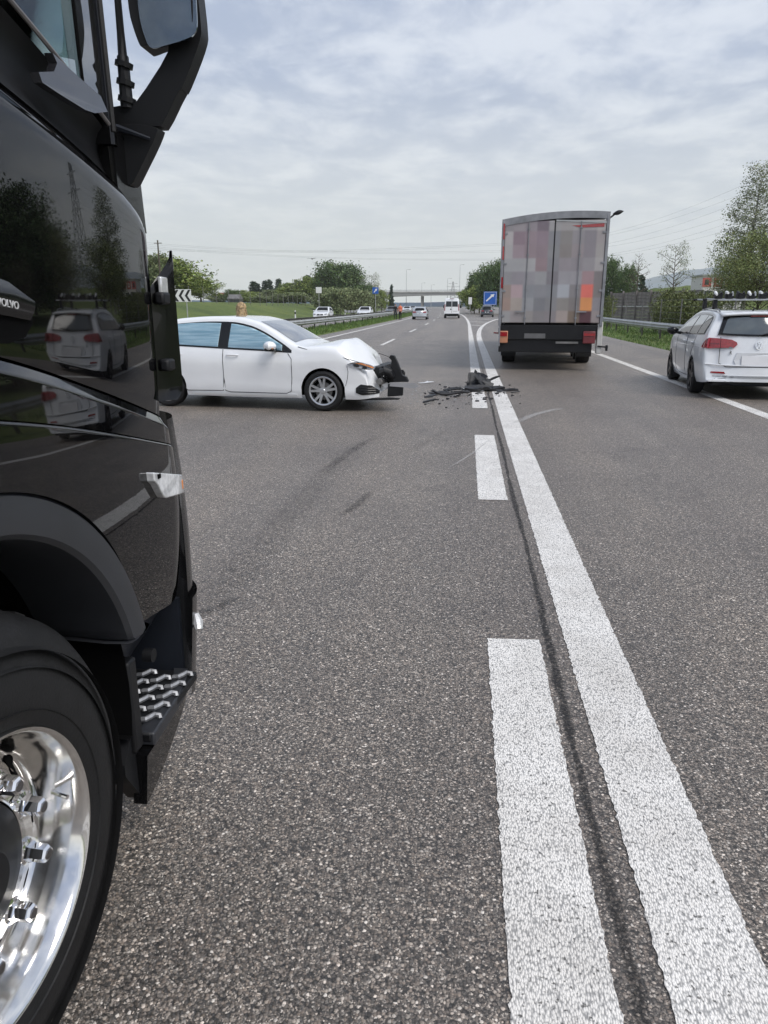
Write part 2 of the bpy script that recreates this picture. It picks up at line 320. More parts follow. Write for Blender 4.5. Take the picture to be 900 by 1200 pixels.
    def poly(s, pts, mp, off=0, depth=.02, dens=0):
        """a flat or curved plate: outline pts (u, v) laid on mp(u, v, offset)"""
        if dens:
            q = []
            for i, p in enumerate(pts):
                p2 = pts[(i+1) % len(pts)]; m = max(1, int(math.dist(p, p2) / dens))
                q += [(p[0] + (p2[0]-p[0]) * t / m, p[1] + (p2[1]-p[1]) * t / m) for t in range(m)]
            pts = q
        k = len(s.v); n = len(pts)
        s.v += [tuple(map(float, mp(u, v, off))) for u, v in pts] + [tuple(map(float, mp(u, v, off - depth))) for u, v in pts]
        ar = sum(pts[i][0]*pts[(i+1) % n][1] - pts[(i+1) % n][0]*pts[i][1] for i in range(n))
        for t in tessellate_polygon([[Vector((u, v, 0)) for u, v in pts]]):
            s.f.append(tuple(k + i for i in t)); s.f.append(tuple(k + n + i for i in t[::-1]))
        for i in range(n): s.f.append((k + i, k + (i+1) % n, k + n + (i+1) % n, k + n + i))
        return s
    def mesh(s, name, m, smooth=35, recalc=True):
        me = bpy.data.meshes.new(name); me.from_pydata(s.v, [], s.f)
        if recalc:
            b = bmesh.new(); b.from_mesh(me); bmesh.ops.recalc_face_normals(b, faces=b.faces); b.to_mesh(me); b.free()
        for x in (m if isinstance(m, (list, tuple)) else [m]): me.materials.append(x)
        if smooth: me.polygons.foreach_set('use_smooth', [True] * len(me.polygons)); me.set_sharp_from_angle(angle=R(smooth))
        me.update(); return me
    def build(s, name, m, parent=None, smooth=35, bevel=0, recalc=True, loc=None, seg=2):
        o = bpy.data.objects.new(name, s.mesh(name, m, smooth, recalc)); col.objects.link(o); o.parent = parent
        if loc is not None: o.location = loc
        if bevel:
            b = o.modifiers.new('bevel', 'BEVEL'); b.width = bevel; b.segments = seg; b.limit_method = 'ANGLE'; b.angle_limit = R(40); b.harden_normals = False
        return o
def chaikin(p, n=2):
    for _ in range(n): p = [q for a, b in zip(p, p[1:] + p[:1]) for q in ((a[0]*.75 + b[0]*.25, a[1]*.75 + b[1]*.25), (a[0]*.25 + b[0]*.75, a[1]*.25 + b[1]*.75))]
    return p
def tag(o, label=None, cat=None, group=None, kind=None):
    for k, v in (('label', label), ('category', cat), ('group', group), ('kind', kind)):
        if v: o[k] = v
    return o
def empty(name, loc=(0, 0, 0), rz=0, parent=None):
    o = bpy.data.objects.new(name, None); col.objects.link(o); o.location = loc; o.rotation_euler = (0, 0, rz); o.parent = parent; o.empty_display_size = .2; return o
def copy_tree(o, parent=None):
    c = o.copy(); col.objects.link(c); c.parent = parent
    for ch in list(o.children):
        if ch is not c: copy_tree(ch, c)
    return c
def lin(a, b, n): return [a + (b - a) * i / (n - 1) for i in range(n)]
def text_mesh(name, txt, size, m, parent, matrix, extrude=.002):
    cu = bpy.data.curves.new(name, 'FONT'); cu.body = txt; cu.size = size; cu.extrude = extrude; cu.align_x = 'CENTER'; cu.align_y = 'CENTER'
    t = bpy.data.objects.new(name + '_tmp', cu); col.objects.link(t)
    me = bpy.data.meshes.new_from_object(t.evaluated_get(bpy.context.evaluated_depsgraph_get())); bpy.data.objects.remove(t)
    me.transform(matrix); me.materials.clear(); me.materials.append(m)
    o = bpy.data.objects.new(name, me); col.objects.link(o); o.parent = parent; return o

# ================================================================== THE SETTING
def off_main(Y): return -.00019 * (min(Y, 900) - 60) ** 2 if Y > 60 else 0.0
def off_ramp(Y):
    if Y < 35: return 0.0
    return .0009 * (Y - 35) ** 2 if Y < 150 else .0009 * 115 ** 2 + .207 * (min(Y, 300) - 150)
def sx(s, Y):
    if s <= .42: return s + off_main(Y)
    if s >= .5: return s + off_ramp(Y)
    t = (s - .42) / .08; return s + off_main(Y) * (1 - t) + off_ramp(Y) * t
def ss(a, b, x): t = min(1, max(0, (x - a) / (b - a))); return t * t * (3 - 2 * t)
def gh(s, X, Y):
    """height of the ground"""
    h = -.06
    if -11.0 < s < -8.1: h = .05
    h += 2.1 * ss(-22, -33, s) + 1.2 * ss(-60, -200, s) + .25 * math.sin(X * .07) * math.sin(Y * .05) * ss(-30, -60, s)
    h += .10 * ss(7.5, 8.6, s) + .9 * ss(11, 22, s) + .6 * ss(40, 120, s)
    return h
def mgrass():
    m = bpy.data.materials.new('meadow'); m.use_nodes = True; n = m.node_tree; b = n.nodes['Principled BSDF']; L = n.links.new
    tx = n.nodes.new('ShaderNodeTexCoord')
    def nz(s, d, off=0):
        x = n.nodes.new('ShaderNodeTexNoise'); x.inputs['Scale'].default_value = s; x.inputs['Detail'].default_value = d; x.inputs['Roughness'].default_value = .65; L(tx.outputs['Object'], x.inputs['Vector']); return x.outputs['Fac']
    def rp(src, pts):
        r = n.nodes.new('ShaderNodeValToRGB'); e = r.color_ramp.elements
        e[0].position, e[0].color = pts[0][0], pts[0][1] + (1,); e[1].position, e[1].color = pts[-1][0], pts[-1][1] + (1,)
        for p, c in pts[1:-1]: q = e.new(p); q.color = c + (1,)
        L(src, r.inputs[0]); return r.outputs[0]
    a = rp(nz(.12, 6), [(.32, (.060, .092, .017)), (.5, (.090, .128, .023)), (.68, (.135, .165, .034))])
    c = rp(nz(2.2, 6), [(.3, (.62, .66, .55)), (.5, (1, 1, 1)), (.72, (1.35, 1.2, .95))])
    x = n.nodes.new('ShaderNodeMix'); x.data_type = 'RGBA'; x.blend_type = 'MULTIPLY'; x.inputs[0].default_value = 1; L(a, x.inputs[6]); L(c, x.inputs[7])
    L(x.outputs[2], b.inputs['Base Color']); b.inputs['Roughness'].default_value = .9
    bu = n.nodes.new('ShaderNodeBump'); bu.inputs['Distance'].default_value = .12; bu.inputs['Strength'].default_value = .7; L(nz(5, 6), bu.inputs['Height']); L(bu.outputs[0], b.inputs['Normal'])
    return m
M_GRASS = mgrass()
S = [-6000, -2500, -1200, -700, -420, -280, -200, -150, -110, -85, -70, -60, -52, -46, -41, -37, -34, -32, -30, -28, -26, -24, -22.5, -21.5, -20, -15, -11.12, -11.05, -9.6, -8.15, -8.05, -4, .42, .5, 4, 7.5, 7.8, 8.2, 8.6, 9.5, 11, 12.5, 14, 16, 18, 20, 22, 26, 32, 40, 55, 75, 100, 130, 200, 300, 500, 900, 1800, 6000]
YS = [-80, -40, -20, -10, 0, 10, 20, 30, 35, 40, 45, 50, 55, 60, 65, 70, 75, 80, 90, 100, 110, 120, 135, 150, 170, 190, 215, 240, 270, 300, 340, 390, 450, 520, 600, 700, 900, 1300, 2200, 4000, 7500]
g = MB()
for y in YS:
    for s in S:
        X = sx(s, y); g.v.append((X, y, gh(s, X, y)))
for i in range(len(YS) - 1):
    for j in range(len(S) - 1): k = i * len(S) + j; g.f.append((k, k + 1, k + len(S) + 1, k + len(S)))
tag(g.build('ground', M_GRASS, smooth=60), kind='structure')
def strip(s0, s1, y0, y1, z, step=4, jit=0, mb=None):
    mb = mb or MB(); n = max(2, int((y1 - y0) / step) + 1); k = len(mb.v)
    for i in range(n):
        y = y0 + (y1 - y0) * i / (n - 1)
        a = random.gauss(0, jit) if jit else 0; b = random.gauss(0, jit) if jit else 0
        e = (random.gauss(0, jit) if jit and i in (0, n - 1) else 0)
        mb.v.append((sx(s0, y) + a, y + e, z)); mb.v.append((sx(s1, y) + b, y + (random.gauss(0, jit) if jit and i in (0, n - 1) else 0), z))
    for i in range(n - 1): mb.f.append((k + 2*i, k + 2*i + 1, k + 2*i + 3, k + 2*i + 2))
    return mb
rd = MB()   # near carriageway with exit lane and hard shoulder: one sheet of columns
cols = [-8.05, -7, -5, -3.5, -1.7, 0, .42, .5, 2, 3.5, 4.6, 6, 7.45]
ys = lin(-60, 60, 41) + lin(63, 160, 33)[0:] + lin(165, 900, 70)
for y in ys:
    for s in cols: rd.v.append((sx(s, y), y, 0))
for i in range(len(ys) - 1):
    for j in range(len(cols) - 1): k = i * len(cols) + j; rd.f.append((k, k + 1, k + len(cols) + 1, k + len(cols)))
tag(rd.build('road', M_ASPH, smooth=0), kind='structure')
tag(strip(-21.0, -11.1, -40, 900, 0, 5).build('opposite_road', M_ASPH, smooth=0), kind='structure')
# road markings: sheets 4 mm above the asphalt
def marking(name, s0, s1, y0, y1, label, group, jit=.0028, step=None, z=.004):
    st = step or (.02 if y0 < 8 else .3 if y0 < 20 else 3)
    if y1 - y0 > 12 and y0 < 12:
        mb = strip(s0, s1, y0, 9, z, .02, jit); strip(s0, s1, 9, y1, z, 1.5, 0, mb)
    else: mb = strip(s0, s1, y0, y1, z, st, jit if y0 < 15 else 0)
    o = mb.build(name, M_PAINT, smooth=0, recalc=False); tag(o, label, 'road marking', group); return o
GM = 'white road markings'
marking('solid_line', .53, .79, -6, 300, 'long unbroken white line curving right along the exit lane', GM)
marking('broken_line', .15, .405, -2, 3.43, 'white dash in the foreground between solid line and black cab', GM)
marking('broken_line', .145, .395, 6.19, 9.5, 'white dash behind the foreground one, beside the solid line', GM)
marking('gore_line', .14, .385, 12.1, 300, 'straight white line running ahead past the debris to the white van', GM)
marking('edge_line', 4.42, 4.64, -30, 200, 'white edge line under the estate car on the right shoulder', GM, jit=0)
marking('edge_line', -7.12, -6.92, -30, 500, 'white edge line along the grass median on the left', GM, jit=0)
marking('edge_line', -11.6, -11.4, -30, 500, 'white edge line beyond the median guardrail', GM, jit=0)
ordw = ['nearest', 'second nearest', 'third nearest', 'fourth nearest', 'fifth nearest', 'sixth nearest', 'seventh nearest', 'eighth nearest', 'ninth nearest']
yy = 31.6; k = 0
while yy < 190:
    marking('lane_dash', -3.58, -3.42, yy, yy + 5.8, f'{ordw[k]} short white lane dash behind the damaged car', GM, jit=0); yy += 18.2 - (2 if k == 0 else 0); k += 1
for i, yv in enumerate((42, 52, 63, 76, 92)):
    a = sx(.42, yv); b = sx(.5, yv + 3); c0 = off_main(yv); x1 = .5 + off_ramp(yv)
    if x1 - .45 > .35:
        mb = MB(); mb.add([(c0 + .42, yv + .9 + (x1 - .4), .0042), (x1, yv, .0042), (x1, yv + 1.0, .0042), (c0 + .42, yv + 1.9 + (x1 - .4), .0042)], [(0, 1, 2, 3)])
        tag(mb.build('gore_stripe', M_PAINT, smooth=0), f'{ordw[i]} white hatching stripe in the gore left of the lorry', 'road marking', GM)
for yv in (-2, 16, 34, 52, 70, 88, 106):
    pass
def mark_strip(name, pts, w, m, label, z=.0055):
    mb = MB(); n = len(pts); P = [Vector((p[0], p[1], 0)) for p in pts]; uv = []
    for i, p in enumerate(P):
        t = (P[min(i+1, n-1)] - P[max(i-1, 0)]).normalized(); nn = Vector((-t.y, t.x, 0)); ww = w if not isinstance(w, (list, tuple)) else w[i]
        mb.v += [tuple(p - nn * ww / 2 + Vector((0, 0, z))), tuple(p + Vector((0, 0, z))), tuple(p + nn * ww / 2 + Vector((0, 0, z)))]; uv += [(i / (n-1), 0.), (i / (n-1), .5), (i / (n-1), 1.)]
    for i in range(n - 1): mb.f += [(3*i, 3*i+1, 3*i+4, 3*i+3), (3*i+1, 3*i+2, 3*i+5, 3*i+4)]
    o = mb.build(name, m, smooth=0, recalc=False); u = o.data.uv_layers.new(name='UVMap')
    for lp in o.data.loops: u.data[lp.index].uv = uv[lp.vertex_index]
    tag(o, label, 'road mark'); return o
def gp(*pp): return [tuple(sight(px, py, Z=0)[:2]) for px, py in pp]
def dense(p, n=14):
    f = interp([(i, a[0]) for i, a in enumerate(p)]); h = interp([(i, a[1]) for i, a in enumerate(p)])
    return [(f(t), h(t)) for t in lin(0, len(p) - 1, n)]
M_SKID = streak('skid_rubber', (.012, .012, .013), .42, 40, lo=.34, hi=.60); M_SKID2 = streak('faint_skid_rubber', (.014, .013, .014), .13, 22, lo=.36, hi=.62)
M_SCR = streak('scraped_stone', (.55, .54, .52), .5, 70, lo=.36, hi=.55)
M_JOINT = streak('tar_joint', (.018, .018, .019), .72, 55, lo=.26, hi=.55)
jy = [-2 + 24 * (i / 260) ** 1.2 for i in range(261)]
o = mark_strip('road_seam', [(.452 + .005 * math.sin(y * 1.7) + random.gauss(0, .002), y) for y in jy], [.042 + .010 * math.sin(y * 2.3) + random.gauss(0, .006) for y in jy], M_JOINT, None, z=.0022)
del o['category']; tag(o, kind='structure')
mark_strip('skid_mark', dense(gp((215, 728), (255, 712), (283, 700))), .09, M_SKID, 'dark tyre scuff on the asphalt beside the cab step')
mark_strip('skid_mark', dense(gp((398, 606), (418, 592), (436, 574))), .10, M_SKID, 'short dark tyre scuff in the middle of the lane')
mark_strip('skid_mark', dense(gp((205, 735), (290, 660), (380, 560), (450, 500)), 30), .34, M_SKID2, 'long faint tyre track sweeping from the cab towards the damaged car')
mark_strip('skid_mark', dense(gp((372, 560), (410, 530), (440, 512))), .12, M_SKID, 'thin dark streak on the road in front of the damaged car')
mark_strip('skid_mark', dense(gp((470, 535), (500, 518), (530, 500))), .16, M_SKID2, 'faint dark smudge left of the middle dash')
mark_strip('scrape_mark', dense(gp((524, 550), (556, 530), (574, 515))), .035, M_SCR, 'thin pale scrape crossing the middle dash')
mark_strip('scrape_mark', dense(gp((600, 498), (630, 485), (662, 478))), .14, M_SCR, 'pale scrape on the exit lane behind the lorry')
mark_strip('scrape_mark', dense(gp((735, 433), (752, 440), (779, 453))), .05, M_SCR, 'thin pale scratch left of the estate car')

# ---------------------------------------------------------------- grass blades on the verges
def blades(name, n, smin, smax, ymin, ymax, h0, h1, m, label):
    u = rng.random(n); y = ymin * (ymax / ymin) ** u; s = rng.uniform(smin, smax, n)
    V = np.zeros((n, 3, 3)); hgt = rng.uniform(h0, h1, n) * (.7 + .6 * np.sin(s * 3.1 + y * .9) ** 2); a = rng.uniform(0, 2*PI, n); w = .012 + .00035 * y
    for i in range(n):
        X = sx(s[i], y[i]); Z = gh(s[i], X, y[i]) - .01
        c, d = math.cos(a[i]) * w[i], math.sin(a[i]) * w[i]
        V[i] = [(X - c, y[i] - d, Z), (X + c, y[i] + d, Z), (X + rng.normal(0, .05), y[i] + rng.normal(0, .05), Z + hgt[i])]
    me = bpy.data.meshes.new(name); me.from_pydata(V.reshape(-1, 3).tolist(), [], [(3*i, 3*i+1, 3*i+2) for i in range(n)]); me.materials.append(m)
    o = bpy.data.objects.new(name, me); col.objects.link(o); tag(o, label, 'grass', kind='stuff'); return o
M_BLADE = mat('grass_blades', (.10, .165, .035), .7, vary=.3, vscale=.4, island=.2)
blades('median_grass', 16000, -11.0, -8.1, 24, 160, .08, .22, M_BLADE, 'rough green grass on the median under the guardrail')
blades('verge_grass', 16000, 7.5, 13, 22, 120, .04, .15, M_BLADE, 'lush green grass on the right verge behind the guardrail')

# ---------------------------------------------------------------- guardrails
WPROF = [(-.0, .0), (.0, .018), (.035, .05), (.06, .085), (.06, .115), (.02, .145), (.02, .175), (.06, .205), (.06, .235), (.035, .27), (0, .302), (0, .32)]   # (out, up)
def rail_seg(mb, p, q, z0, side, prof=WPROF, t=.006):
    d = (Vector(q) - Vector(p)).normalized(); nrm = Vector((d.y, -d.x, 0)) * side
    P = [(o, u) for o, u in prof] + [(o - t, u) for o, u in prof[::-1]]; k = len(mb.v); m = len(P)
    for e in (p, q):
        for o, u in P: v = Vector(e) + nrm * o; mb.v.append((v.x, v.y, z0 + u))
    for i in range(m): mb.f.append((k + i, k + (i+1) % m, k + m + (i+1) % m, k + m + i))
    mb.f.append(tuple(k + i for i in range(m))); mb.f.append(tuple(k + m + i for i in range(m))[::-1])
def guardrail(name, s, y0, y1, step, sides, label, zb, m_near, m_far, post_m, dx=.12):
    r = empty(name, (sx(s, y0), y0, gh(s, sx(s, y0), y0))); L = Vector(r.location); tag(r, label, 'guardrail')
    y = y0; post = MB().box((0, 0, .36), (.06, .12, .8)).mesh('post', post_m)
    while y < y1:
        X = sx(s, y); o = bpy.data.objects.new('post', post); col.objects.link(o); o.parent = r; o.location = Vector((X, y, gh(s, X, y))) - L
        if len(sides) > 1:
            b = MB().box((X - L.x, y - L.y, zb + .16 - L.z), (2 * dx, .05, .10)); b.build('spacer', post_m, r)
        X2 = sx(s, y + step)
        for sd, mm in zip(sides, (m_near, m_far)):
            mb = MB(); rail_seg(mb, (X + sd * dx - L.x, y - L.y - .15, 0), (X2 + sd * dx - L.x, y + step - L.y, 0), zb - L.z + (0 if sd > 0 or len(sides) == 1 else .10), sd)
            mb.build('rail', mm, r, smooth=25)
        y += step
    return r
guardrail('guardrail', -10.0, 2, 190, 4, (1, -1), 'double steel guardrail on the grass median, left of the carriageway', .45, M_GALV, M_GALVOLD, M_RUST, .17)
guardrail('guardrail', 9.3, 14, 130, 4, (-1,), 'galvanised guardrail on the right verge behind the estate car', .50, M_GALV, M_GALV, M_RUST, .08)

# ---------------------------------------------------------------- timber barrier and wire fence on the right
M_BOARD = mat('weathered_boards', (.19, .172, .158), .85, vary=.35, vscale=3, island=.25, bump=.3, bscale=30)
M_PALE = mat('pale_rail', (.50, .49, .46), .8, vary=.15)
fa, fb = sight(716, 358, Y=66), sight(842, 358, Y=50)
def barrier():
    d = Vector((fb[0] - fa[0], fb[1] - fa[1], 0)); Ln = d.length; d.normalize(); rz = math.atan2(d.y, d.x)
    r = empty('timber_barrier', (fa[0], fa[1], .35), rz); tag(r, 'weathered grey timber noise barrier behind the right guardrail', 'fence')
    n = int(Ln / 2.4); bd = [MB().box((1.2, 0, 0), (2.36, .05, .23)).mesh('board', M_BOARD)]
    for i in range(n):
        for j in range(8):
            o = bpy.data.objects.new('board', bd[0]); col.objects.link(o); o.parent = r; o.location = (i * 2.4, .03 * random.random(), .25 + j * .25 + (0.12 if j > 3 else 0))
        MB().box((i * 2.4, -.06, 1.1), (.12, .14, 2.5)).build('post', M_BOARD, r)
        MB().box((i * 2.4 + 1.2, -.05, 1.18), (2.38, .06, .10)).build('rail', M_PALE, r)
barrier()
def wire_fence(name, pts, h, step, label, wires=6, r=.03):
    root = empty(name, (pts[0][0], pts[0][1], 0)); L = Vector(root.location); tag(root, label, 'fence')
    tot = []; post = MB().tube([(0, 0, -.2), (0, 0, h)], r, 6).mesh('post', M_GALVOLD)
    for (a, b) in zip(pts[:-1], pts[1:]):
        n = max(1, int(math.dist(a, b) / step))
        tot += [(a[0] + (b[0]-a[0]) * i / n, a[1] + (b[1]-a[1]) * i / n) for i in range(n)]
    tops = []
    for x, y in tot:
        s = x - off_main(y) if x < 0 else x - off_ramp(y); z = gh(s, x, y); tops.append(Vector((x, y, z)))
        o = bpy.data.objects.new('post', post); col.objects.link(o); o.parent = root; o.location = Vector((x, y, z)) - L
    for w in range(wires): MB().tube([p - L + Vector((0, 0, h * (w + .8) / wires)) for p in tops], .006, 3).build('wire', M_GALVOLD, root)
wire_fence('wire_fence', [tuple(sight(704, 358, Y=58)[:2]), tuple(sight(775, 358, Y=44)[:2]), tuple(sight(905, 358, Y=30)[:2])], 1.9, 3.2, 'thin wire fence with steel posts in front of the timber barrier')
wire_fence('wire_fence', [(-33, 70), (-30 , 110), (-31, 150), (-35, 190)], 1.8, 4, 'wildlife fence with slim posts along the left bank', 5, .04)

# ---------------------------------------------------------------- overpass
M_DECK = mat('bridge_concrete', (.30, .30, .295), .85, vary=.15, vscale=.15)
def overpass():
    Y = 345; r = empty('overpass', (-15, Y, 0), R(-2)); tag(r, 'grey concrete overpass bridge spanning the road in the distance', 'bridge')
    m = MB().grid(41, 2, lambda u, v: (-26 + 72 * u, 0, 0)); m = MB()
    zz = lambda x: 6.0 - 1.1 * abs((x - 8) / 34) ** 2.2
    xs = lin(-26, 48, 38); k = 0
    for x in xs: m.v += [(x, -5, zz(x)), (x, -5, 7.0 + .0 * x), (x, 5, 7.0), (x, 5, zz(x))]
    for i in range(len(xs) - 1):
        for j in range(4): m.f.append((4*i + j, 4*i + (j+1) % 4, 4*i + 4 + (j+1) % 4, 4*i + 4 + j))
    m.f += [(0, 1, 2, 3), tuple(4*(len(xs)-1) + j for j in range(4))[::-1]]
    m.build('deck', M_DECK, r)
    MB().box((11, -5.1, 7.25), (80, .25, .5)).build('parapet', M_CONC, r); MB().box((11, 5.1, 7.25), (80, .25, .5)).build('parapet', M_CONC, r)
    for x in (-25, 47): MB().box((x, 0, 2.9), (5, 10.4, 5.9), taper=.96).build('abutment', M_DECK, r)
    MB().box((-4.8, 0, 2.8), (.8, 6, 5.7)).build('pier', M_DECK, r); MB().box((19, 0, 2.8), (.8, 6, 5.7)).build('pier', M_DECK, r)
    for y in (-5.1, 5.1): MB().tube([(-28, y, 8.2), (50, y, 8.2)], .05, 5).tube([(-28, y, 7.85), (50, y, 7.85)], .04, 5).build('railing', M_GALV, r)
overpass()
def lamp(px, D, top, k):
    P = sight(px, 358, Y=D); h = 1.6 + (358 - top) / 905 * D; r = empty('lamp_post', (P[0], D, 0)); tag(r, k, 'lamp post', 'lamp posts by the overpass')
    MB().tube([(0, 0, 0), (0, 0, h * .5), (0, 0, h)], [.14, .10, .07], 8).build('pole', M_GALV, r)
    MB().tube([(0, 0, h), (.5, 0, h + .1), (1.3, 0, h + .15)], .05, 6).build('arm', M_GALV, r); MB().box((1.5, 0, h + .14), (.8, .3, .12)).build('lamp_head', M_GALVOLD, r, bevel=.03)
lamp(476, 350, 318, 'tall lamp post above the left half of the overpass'); lamp(538, 350, 313, 'tall lamp post above the overpass, right of the van'); lamp(524, 356, 328, 'short lamp post above the overpass, above the white van')
lamp(494, 420, 333, 'tiny lamp post behind the overpass above the silver car'); lamp(505, 420, 335, 'tiny lamp post behind the middle of the overpass')

# ---------------------------------------------------------------- signs
M_BLUE = mat('sign_blue', (.012, .10, .42), .4, vary=.05); M_SIGNW = mat('sign_white', (.75, .75, .74), .45, vary=.05); M_SIGNK = mat('sign_black', (.012, .012, .012), .45); M_BACK = mat('sign_back', (.42, .43, .43), .5, .3)
def plate(name, px, py, w, h, D, face, label, post=True, rz=0):
    P = sight(px, py, Y=D); r = empty(name, (P[0], D, 0), rz); tag(r, label, 'sign')
    MB().box((0, 0, P[2]), (w, .04, h)).build('panel', face, r, bevel=.01)
    if post:
        for sx_ in ((-w * .3, w * .3) if w > 1.2 else (0,)): MB().tube([(sx_, .05, -.3), (sx_, .05, P[2] + h * .45)], .045, 8).build('post', M_GALV, r)
    return r, P[2]
r, z = plate('exit_sign', 574.5, 349.5, 2.15, 2.1, 127, M_BLUE, 'blue exit sign with white slanting arrow beside the lorry')
mp = lambda u, v, o: (u, -.022 - o, z + v)
MB().poly([(-.72, -.62), (-.55, -.78), (.35, .20), (.50, .05), (.66, .72), (-.02, .56), (.13, .42)], lambda u, v, o: mp(u, v * .8 + .1, o), .006, .004).build('arrow', M_SIGNW, r, smooth=0)
MB().poly([(-.97, -.98), (.97, -.98), (.97, .98), (-.97, .98), (-.97, .94), (.93, .94), (.93, -.94), (-.93, -.94), (-.93, .94), (-.97, .94)], mp, .004, .003).build('border', M_SIGNW, r, smooth=0)
r, z = plate('motorway_sign', 440, 340.5, .95, .95, 120, M_BLUE, 'small blue diamond road sign on the left bank before the overpass')
MB().poly([(-.3, -.25), (-.15, -.3), (.05, .0), (.15, -.1), (.3, .3), (-.1, .2), (.0, .1)], lambda u, v, o: (u, -.022 - o, z + v), .006, .004).build('arrow', M_SIGNW, r, smooth=0)
plate('white_sign', 373.5, 340, .95, .95, 125, M_SIGNW, 'square white road sign seen from afar on the left bank')
plate('white_sign', 551, 352.5, .55, 1.1, 125, M_SIGNW, 'narrow pale sign panel right of the white van')
r, z = plate('chevron_sign', 209, 346.5, 2.2, 1.0, 62, M_SIGNW, 'black and white chevron board above the grass at the far left')
for i in range(4):
    u0 = -1.0 + i * .52
    MB().poly([(u0, 0), (u0 + .3, .46), (u0 + .52, .46), (u0 + .22, 0), (u0 + .52, -.46), (u0 + .3, -.46)], lambda u, v, o: (u, -.022 - o, z + v), .005, .003).build('chevron', M_SIGNK, r, smooth=0)
M_DEL = mat('delineator_white', (.8, .8, .79), .5)
for px, py, D, lab in ((346, 366, 74, 'white delineator post left of the first oncoming car'), (404.5, 365, 84, 'white delineator post between the two oncoming cars'), (449, 362, 120, 'white delineator post right of the second oncoming car')):
    P = sight(px, py, Y=D); r = empty('delineator_post', (P[0], D, gh(P[0] - off_main(D), P[0], D))); tag(r, lab, 'post', 'delineator posts across the road')
    MB().box((0, 0, .55), (.12, .10, 1.3), taper=.8).build('body', M_DEL, r); MB().box((0, -.055, .95), (.13, .02, .22)).build('band', M_SIGNK, r)
# small crates of hardware on the median rail
r = empty('rail_end_board', tuple(sight(411, 370.5, Y=80)[:2]) + (.0,)); tag(r, 'small grey slatted board standing on the median rail', 'board')
for i in range(4): MB().box((-.5 + i * .33, 0, 1.0), (.26, .03, .22)).build('slat', M_GALV, r)
MB().box((0, .02, .9), (1.3, .04, .05)).build('beam', M_GALVOLD, r); MB().box((0, .02, .5), (.06, .05, .9)).build('post', M_GALVOLD, r)

# ---------------------------------------------------------------- trees
proto_ = None
def leafmat(n, c, isl=.45): return mat(n, c, .6, vary=.45, vscale=.45, island=isl, spec=.3)
M_L_OAK = leafmat('leaves_fresh_green', (.190, .240, .062)); M_L_DARK = leafmat('leaves_dark_green', (.088, .135, .048)); M_L_CON = leafmat('needles_dark', (.042, .070, .042)); M_L_WIL = leafmat('leaves_grey_green', (.185, .220, .105)); M_L_BIR = leafmat('leaves_birch', (.200, .225, .125)); M_L_BUSH = leafmat('leaves_bush', (.150, .175, .062)); M_L_FLOW = leafmat('leaves_yellow_flower', (.34, .29, .03))
M_L_THICK = leafmat('leaves_thicket', (.185, .215, .075)); M_BARK = mat('bark', (.085, .068, .052), .9, vary=.3, vscale=5, bump=.6, bscale=25); M_BIRCHBARK = mat('birch_bark', (.26, .25, .235), .85, vary=.5, vscale=4)
